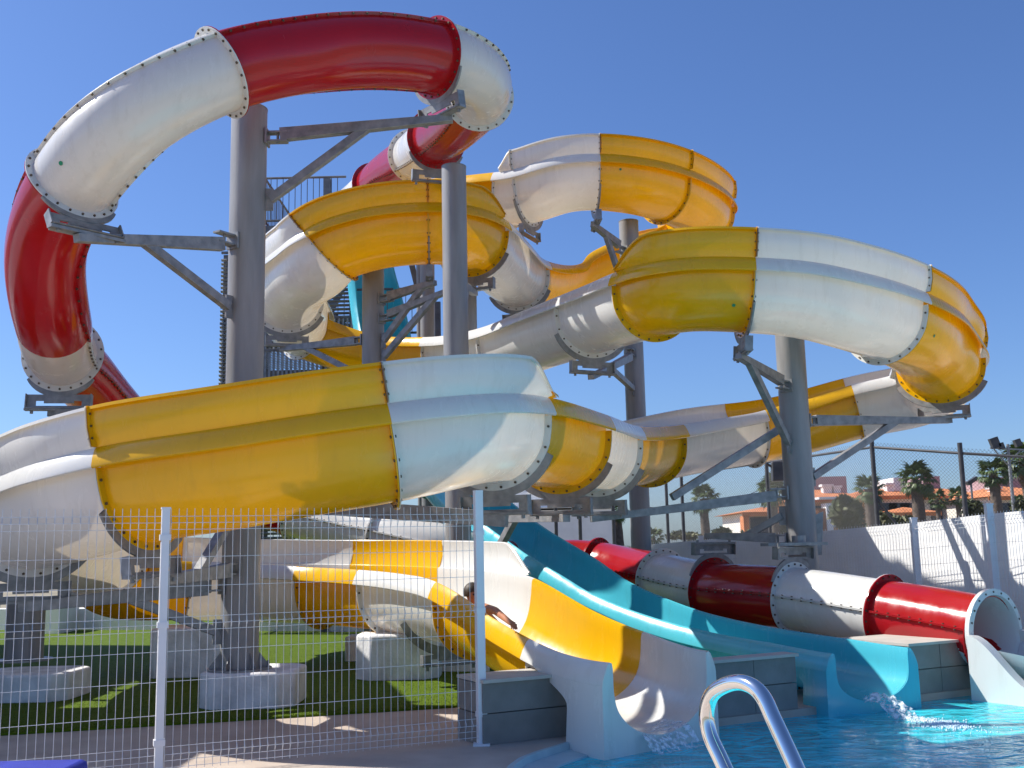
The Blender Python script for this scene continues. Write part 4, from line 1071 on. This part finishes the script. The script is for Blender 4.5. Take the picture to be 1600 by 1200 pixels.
palm(1432, 722, 822, 44, 58, 'biggest bushy palm with brown skirt in front of the orange roofs', 26, 38, thick=.26)
palm(1465, 765, 818, 50, 32, 'small young palm right of the biggest bushy palm', 3, 24, thick=.12)
palm(1497, 760, 816, 50, 34, 'small palm just left of the dark chain link post', 4, 24, thick=.13)
palm(1553, 714, 812, 42, 52, 'palm with tapering brown skirt beside the floodlight mast', 22, 36, thick=.22)
palm(1598, 690, 800, 44, 58, 'tall palm cut off by the right edge of the photo', 22, 36, lean=-.3)
palm(966, 782, 850, 48, 34, 'low palm partly hidden behind the back column', 8, 24)
palm(1022, 824, 850, 44, 30, 'small palm top showing over the wall beside the back column', 0, 26, thick=.1)
palm(1165, 828, 850, 50, 22, 'tiny palm tuft over the wall left of the low house', 0, 20, thick=.1)
palm(1592, 772, 812, 52, 26, 'small bright palm at the right edge below the tall palm', 2, 22, thick=.1)
def shrub(px, ptop, Y, wpx, hpx, label, n=900):
    b = MB(); r = random.Random(int(px * 3)); c = at(px, ptop + hpx * .5, Y); rx = wpx / F * Y / 2; rz = hpx / F * Y / 2
    lob = [(r.uniform(-.6, .6) * rx, r.uniform(-.3, .3) * rx, r.uniform(-.3, .45) * rz, r.uniform(.35, .6)) for _ in range(9)]
    for i in range(n):
        l = random.choice(lob); th = r.uniform(0, 6.28); ph = r.uniform(-1.2, 1.57); q = r.uniform(.7, 1.05)
        p = c + V((l[0] + cos(th) * cos(ph) * rx * l[3] * q, l[1] + sin(th) * cos(ph) * rx * l[3] * q, l[2] + sin(ph) * rz * l[3] * 1.2 * q))
        s_ = .10 + .10 * r.random(); u = V((r.uniform(-1, 1), r.uniform(-1, 1), r.uniform(-1, 1))).normalized() * s_; w = u.orthogonal().normalized() * s_ * .5
        i0 = len(b.v); b.v.extend([p - u, p + w, p + u, p - w]); b.f.append((i0, i0 + 1, i0 + 2, i0 + 3))
    root = empty('shrub', V((c.x, Y, -.12)), label, 'shrub', 'shrubs beyond the boundary wall')
    b.build('foliage', SHR, root, smooth=False, fix=False); s = MB(); s.cyl(V((c.x, Y, -.12)), c, .06, 8); s.build('stem', TRNK, root)
shrub(1328, 775, 40, 62, 62, 'large yellowish green shrub below the ragged palm', 1800)
shrub(1376, 800, 43, 60, 40, 'dark green shrub right of the chain link corner post', 1200)
shrub(1410, 806, 47, 60, 32, 'low green shrub below the orange porch roof', 1000)
shrub(1525, 785, 44, 46, 40, 'dark green shrub beside the small street lamp', 1200)
shrub(1128, 826, 42, 30, 18, 'round olive shrub over the wall right of the single palm', 500)
shrub(1070, 832, 46, 60, 12, 'low flat hedge over the wall left of the single palm', 500)
shrub(1236, 815, 44, 30, 36, 'green shrub left of the right column behind the wall', 600)
shrub(1597, 780, 40, 26, 32, 'green shrub at the right edge behind the fence', 500)
# flood light mast
t_ = at(1563, 693, 40); ml = empty('floodlight_mast', V((t_.x + .35, 40, 0)), 'steel mast with two floodlights on a crossbar at right', 'floodlight mast')
mx_ = at(1574, 690, 40); b = MB(); b.cyl((mx_.x, 40, 0), (mx_.x, 40, mx_.z - .1), .075, 10, .055); b.build('mast', GAL, ml)
b = MB(); b.beam(at(1547, 700, 40), at(1604, 703, 40), .06, .06); b.cyl(at(1553, 702, 40), at(1574, 726, 40), .025, 6); b.cyl(at(1594, 704, 40), at(1575, 726, 40), .025, 6); b.build('crossbar', GAL, ml, smooth=False)
for (x, y, s_) in ((1554, 692, 1), (1564, 697, .6), (1590, 692, .7)):
    q = at(x, y, 40); b = MB(); b.obox(q, V((.95, 0, .3)), V((0, 1, 0)), V((-.3, 0, .95)), .16 * s_, .1, .20 * s_); b.build('lamp_head', DRK, ml, smooth=False)
q = at(1517, 755, 46); sl_ = empty('street_lamp', V((q.x, 46, 0)), 'small street lamp with one flat head between palm and shrub', 'street lamp')
b = MB(); b.cyl((q.x, 46, 0), (q.x, 46, q.z), .05, 8); b.build('pole', GAL, sl_); b = MB(); b.obox(q + V((.05, 0, .1)), V((.85, 0, .5)), V((0, 1, 0)), V((-.5, 0, .85)), .25, .15, .08); b.build('lamp_head', DRK, sl_, smooth=False)
# overhead cable
b = MB(); A = at(1010, 792, 50); B = at(1200, 760, 50); b.tube([A.lerp(B, i / 12) - V((0, 0, 1.2 * sin(pi * i / 12) * .4)) for i in range(13)], .02, 4); b.build('overhead_cable', DRK, cat='cable', label='thin overhead cable sagging in front of the open sky')

# ================================================================== HANDRAIL, LOUNGER, WATER JET
hr = empty('handrail', at(1160, 1200, 3.2), 'curved chrome pool handrail in the foreground', 'handrail')
ctl = [(1176, 1320), (1150, 1240), (1128, 1190), (1110, 1150), (1104, 1115), (1112, 1086), (1132, 1071), (1156, 1066), (1178, 1074), (1194, 1092), (1208, 1122), (1228, 1165), (1262, 1240), (1300, 1320), (1330, 1390)]
pp = [at(x, y, 3.35 - .35 * (x - 1104) / 140 if False else 3.3 - .0022 * (x - 1104)) for x, y in ctl]
fine = []
for i in range(len(pp) - 1):
    p0, p1, p2, p3 = pp[max(i - 1, 0)], pp[i], pp[i + 1], pp[min(i + 2, len(pp) - 1)]
    for j in range(8):
        u = j / 8; fine.append(.5 * ((2 * p1) + (p2 - p0) * u + (2 * p0 - 5 * p1 + 4 * p2 - p3) * u * u + (3 * p1 - p0 - 3 * p2 + p3) * u ** 3))
last = fine[-1]; first = fine[0]
fine = [V((first.x + .1, first.y, -.9)), V((first.x + .03, first.y, first.z - .4))] + fine + [V((last.x + .05, last.y, -.2 if last.z > 0 else last.z - .2))]
b = MB(); b.tube(fine, .0235, 24); b.build('rail_tube', CHR, hr)
b = MB(); q = fine[1]; b.cyl(V((q.x + .05, q.y, .0)), V((q.x + .05, q.y, .02)), .06, 20); b.build('escutcheon', CHR, hr)

lg = at(60, 1186, 6.1); lo_ = empty('sun_lounger', V((lg.x, lg.y, 0)), 'blue sun lounger peeking in at the bottom left corner', 'sun lounger')
r0 = at(134, 1195, 6.0)
b = MB()
x1_, zt = r0.x, lg.z
b.box(x1_ - 1.9, x1_ - .015, 5.45, 6.1, zt - .10, zt); b.build('cushion', BLU, lo_, bevel=.035, smooth=True)
b = MB(); b.box(x1_ - 1.9, x1_ - .03, 5.47, 6.08, zt - .16, zt - .105); b.build('frame', WPT, lo_, smooth=False)
for xx in (x1_ - 1.8, x1_ - .12):
    for yy in (5.52, 6.03): b = MB(); b.box(xx - .02, xx + .02, yy - .02, yy + .02, 0, zt - .16); b.build('leg', WPT, lo_, smooth=False)

# unseen canopy added past the left edge to cast shade on turf and paving
cn = empty('added_shade_canopy', V((-7.8, 10.9, 0)), 'added square white canopy on four posts, unseen past the left edge, casting shade on the turf', 'canopy')
cx0, cx1, cy0, cy1, cz = -9.6, -6.35, 8.9, 12.6, 4.0
b = MB(); b.poly([V((cx0, cy0, cz)), V((cx1, cy0, cz)), V(((cx0 + cx1) / 2, (cy0 + cy1) / 2, cz + .7))]); b.poly([V((cx1, cy0, cz)), V((cx1, cy1, cz)), V(((cx0 + cx1) / 2, (cy0 + cy1) / 2, cz + .7))])
b.poly([V((cx1, cy1, cz)), V((cx0, cy1, cz)), V(((cx0 + cx1) / 2, (cy0 + cy1) / 2, cz + .7))]); b.poly([V((cx0, cy1, cz)), V((cx0, cy0, cz)), V(((cx0 + cx1) / 2, (cy0 + cy1) / 2, cz + .7))])
b.build('canvas', RND, cn, smooth=False)
for x_ in (cx0, cx1):
    for y_ in (cy0, cy1): b = MB(); b.cyl((x_, y_, 0), (x_, y_, cz), .06, 12); b.build('post', WPT, cn)
bd = empty('added_shade_building', V((-13.4, 14.7, 0)), 'added white building, unseen past the left edge, casting shade on the turf', 'building')  # unseen building, added only to shade the left part of the turf
b = MB(); b.box(-16.5, -10.5, 9.6, 20.3, 0, 5.6); b.build('wall', RND, bd, smooth=False)
b = MB(); b.box(-16.8, -10.3, 9.3, 20.5, 5.6, 5.8); b.build('roof', RND, bd, smooth=False)
for y_ in (11.0, 14.5, 17.5):
    b = MB(); b.box(-10.52, -10.46, y_, y_ + 1.2, 1.6, 2.8); w = b.build('window', GLS, bd, smooth=False)
    b = MB(); b.box(-10.52, -10.40, y_ - .05, y_ + 1.25, 1.52, 1.6); b.build('sill', RND, w, smooth=False)
b = MB(); b.box(-10.52, -10.45, 12.8, 13.8, 0, 2.1); b.build('door', BRN, bd, smooth=False)
# water jet from the turquoise mouth
C, T, S, U = PTE.fr[-1]; st = C - V((0, 0, (RT + VB) * .58 - .02)); rnd = random.Random(5)
b = MB(); rows = []
for i in range(18):
    u = i / 17; q = st + T * (.72 * u) + V((0, 0, -.42 * u * u)) + V((0, 0, .02)); q.z = max(q.z, -.09)
    w = .17 - .06 * u; rows.append([q + S * (w * (k / 8 - .5) * 2 + rnd.uniform(-.012, .012)) + V((0, 0, .02 * sin(k * 1.9 + i) + .03 * (1 - (k / 4 - 1) ** 2) + rnd.uniform(-.008, .008))) for k in range(9)])
b.grid(rows)
for k in range(420):
    u = rnd.random() ** .7; q = st + T * (.74 * u + rnd.gauss(0, .02)) + V((0, 0, -.42 * u * u + rnd.gauss(.02, .02))) + S * rnd.gauss(0, .07); q.z = max(q.z, -.06)
    r_ = rnd.uniform(.003, .009); b.tube([q - V((0, 0, r_)), q, q + V((0, 0, r_))], r_, 5, False, [r_ * .2, r_, r_ * .2])
b.build('water_jet', SPRAY, kind='stuff', fix=False)
b = MB(); cF = st + T * .78; cF.z = -.064
for k in range(650):
    a = rnd.random() * 6.28; rr = abs(rnd.gauss(0, .17)); q = cF + T * (rr * cos(a) * 1.3 + .12) + S * (rr * sin(a) * .9); r_ = rnd.uniform(.004, .016) * max(.3, 1 - rr)
    b.tube([q - V((0, 0, .003)), q + V((0, 0, r_ * .5)), q + V((0, 0, r_))], r_, 5, False, [r_, r_ * .8, r_ * .15])
b.build('splash_foam', FOAM, kind='stuff', fix=False)
C, T, S, U = PE.fr[-1]; b = MB()   # thin water film and ripples leaving the white chute
rows = []
for i in range(14):
    u = .72 + .28 * i / 13; q = C - V((0, 0, (R + VB) * .70 - .006)) - T * (1.0 * (1 - u)) ; rows.append([q + S * (x * .30) + V((0, 0, .060 * x * x - .004 * (u < .74) + rnd.uniform(0, .004))) for x in [(-1 + 2 * k / 10) for k in range(11)]])
for i in range(5):
    u = (i + 1) / 5; q = C - V((0, 0, (R + VB) * .72)) + T * (.02 + .16 * u) - V((0, 0, .16 * u * u)); q.z = max(q.z, -.068); rows.append([q + S * (x * .30) + V((0, 0, (.06 * x * x) * (1 - u))) for x in [(-1 + 2 * k / 10) for k in range(11)]])
b.grid(rows); b.build('water_film', SPRAY, kind='stuff', fix=False)

# ================================================================== PERSON on the slide
fr = PO.frame(72.0); C, T, S, U = fr; T = V((T.x, T.y, 0)).normalized(); S = T.cross(V((0, 0, 1))); Z = V((0, 0, 1))
head = at(739, 930, 11.75); hand = at(800, 975, 10.2)
back_ = PO.frame(71.55); hipc = PO.frame(71.75)
hips = hipc[0] - hipc[3] * (R + VB - .17) + hipc[2] * .10
neck = head + V((0, 0, -.14)); chest = neck.lerp(hips, .42)
shr_ = at(751, 949, 11.45); shl = neck - S * .10 - Z * .09 + T * .16
vs = []; es = []; rs = []
def av(p, r, par=None):
    vs.append(V(p)); rs.append(r); 
    if par is not None: es.append((par, len(vs) - 1))
    return len(vs) - 1
h0 = av(hips, .135); c0 = av(hips.lerp(neck, .35), .125, h0); c1_ = av(hips.lerp(neck, .72), .14, c0); n0 = av(neck - Z * .03, .06, c1_); n1 = av(neck + Z * .04, .052, n0)
hd0 = av(head - Z * .045 + T * .02, .075, n1); hd1 = av(head + Z * .03, .092, hd0); hd2 = av(head + Z * .075, .07, hd1)
s0 = av(shr_, .062, c1_); el = shr_.lerp(hand, .5) + Z * .045; e0 = av(el, .042, s0); w0 = av(hand - (hand - el).normalized() * .06, .027, e0)
hdir = (hand - el).normalized(); pm = av(hand, .036, w0)
for k in range(4):
    o_ = T * (.032 * (k - 1.5)); f0 = av(hand + hdir * .045 + o_ * .8, .011, pm); f1 = av(hand + hdir * (.075 + .008 * (k in (1, 2))) + o_ - Z * .012, .009, f0); av(hand + hdir * (.088 + .01 * (k in (1, 2))) + o_ - Z * .032, .008, f1)
th0 = av(hand + T * .05 + hdir * .0, .011, pm); av(hand + T * .075 + hdir * .03, .009, th0)
s1 = av(shl, .062, c1_); e1 = av(shl - S * .12 - Z * .22 + T * .08, .042, s1); w1 = av(shl - S * .05 - Z * .36 + T * .26, .028, e1); p1_ = av(shl - S * .04 - Z * .38 + T * .34, .034, w1)
for k in range(4): f0 = av(vs[p1_] + T * .05 + S * (.018 * (k - 1.5)), .010, p1_); av(vs[p1_] + T * .085 + S * (.02 * (k - 1.5)) - Z * .015, .008, f0)
kn_f = PO.frame(72.25); ft_f = PO.frame(72.6)
for sg in (-1, 1):
    t0 = av(hips + S * sg * .10 + T * .08 - Z * .01, .095, h0); kn = kn_f[0] - kn_f[3] * (R + VB - .25) + kn_f[2] * (sg * .10 + .05); k0 = av(kn, .062, t0)
    ft = ft_f[0] - ft_f[3] * (R + VB - .09) + ft_f[2] * (sg * .10); a0 = av(ft, .038, k0); av(ft + T * .10 + Z * .09, .03, a0)
me = bpy.data.meshes.new('body'); me.from_pydata([tuple(p - hips) for p in vs], es, []); pr = empty('person', hips, 'person sliding down the yellow chute behind the fence post, one arm along the rim', 'person')
bo = bpy.data.objects.new('body', me); COL.objects.link(bo); bo.parent = pr; me.materials.append(SKIN)
bo.modifiers.new('skin', 'SKIN'); LOC[bo.name] = hips.copy()
for i, sv in enumerate(me.skin_vertices[0].data): sv.radius = (rs[i], rs[i]); sv.use_root = (i == 0)
ss = bo.modifiers.new('sub', 'SUBSURF'); ss.levels = 2; ss.render_levels = 2
b = MB(); hc = head + Z * .03 - T * .012   # hair cap
for i in range(9):
    ph = pi / 2 * (1 - i / 8 * 1.25)
    b.v.extend([hc + V((cos(a) * cos(ph) * .103, sin(a) * cos(ph) * .103, sin(ph) * .112)) for a in [2 * pi * k / 16 for k in range(16)]])
for i in range(8):
    for k in range(16):
        if i > 5 and (T.x * cos(2 * pi * k / 16) + T.y * sin(2 * pi * k / 16)) > .35: continue
        b.f.append((i * 16 + k, i * 16 + (k + 1) % 16, (i + 1) * 16 + (k + 1) % 16, (i + 1) * 16 + k))
b.build('hair', HAIR, pr, fix=False)
b = MB()
for sg in (-1, 1): b.tube([hips + S * sg * .08, hips + S * sg * .10 + T * .22 + Z * .0], .11, 14, False, [.15, .10])
b.build('swim_shorts', SWIM, pr, fix=False)
for sg in (-1, 1):
    b = MB(); e_ = head + T * .085 + S * sg * .032 + Z * .01; b.tube([e_ - T * .008, e_, e_ + T * .005], .011, 8, True, [.011, .010, .004]); b.build('eye', BLK, pr)
b = MB(); b.tube([head + T * .082 + Z * .012, head + T * .108 - Z * .022, head + T * .085 - Z * .03], .014, 8, True, [.008, .016, .010]); b.build('nose', SKIN, pr)
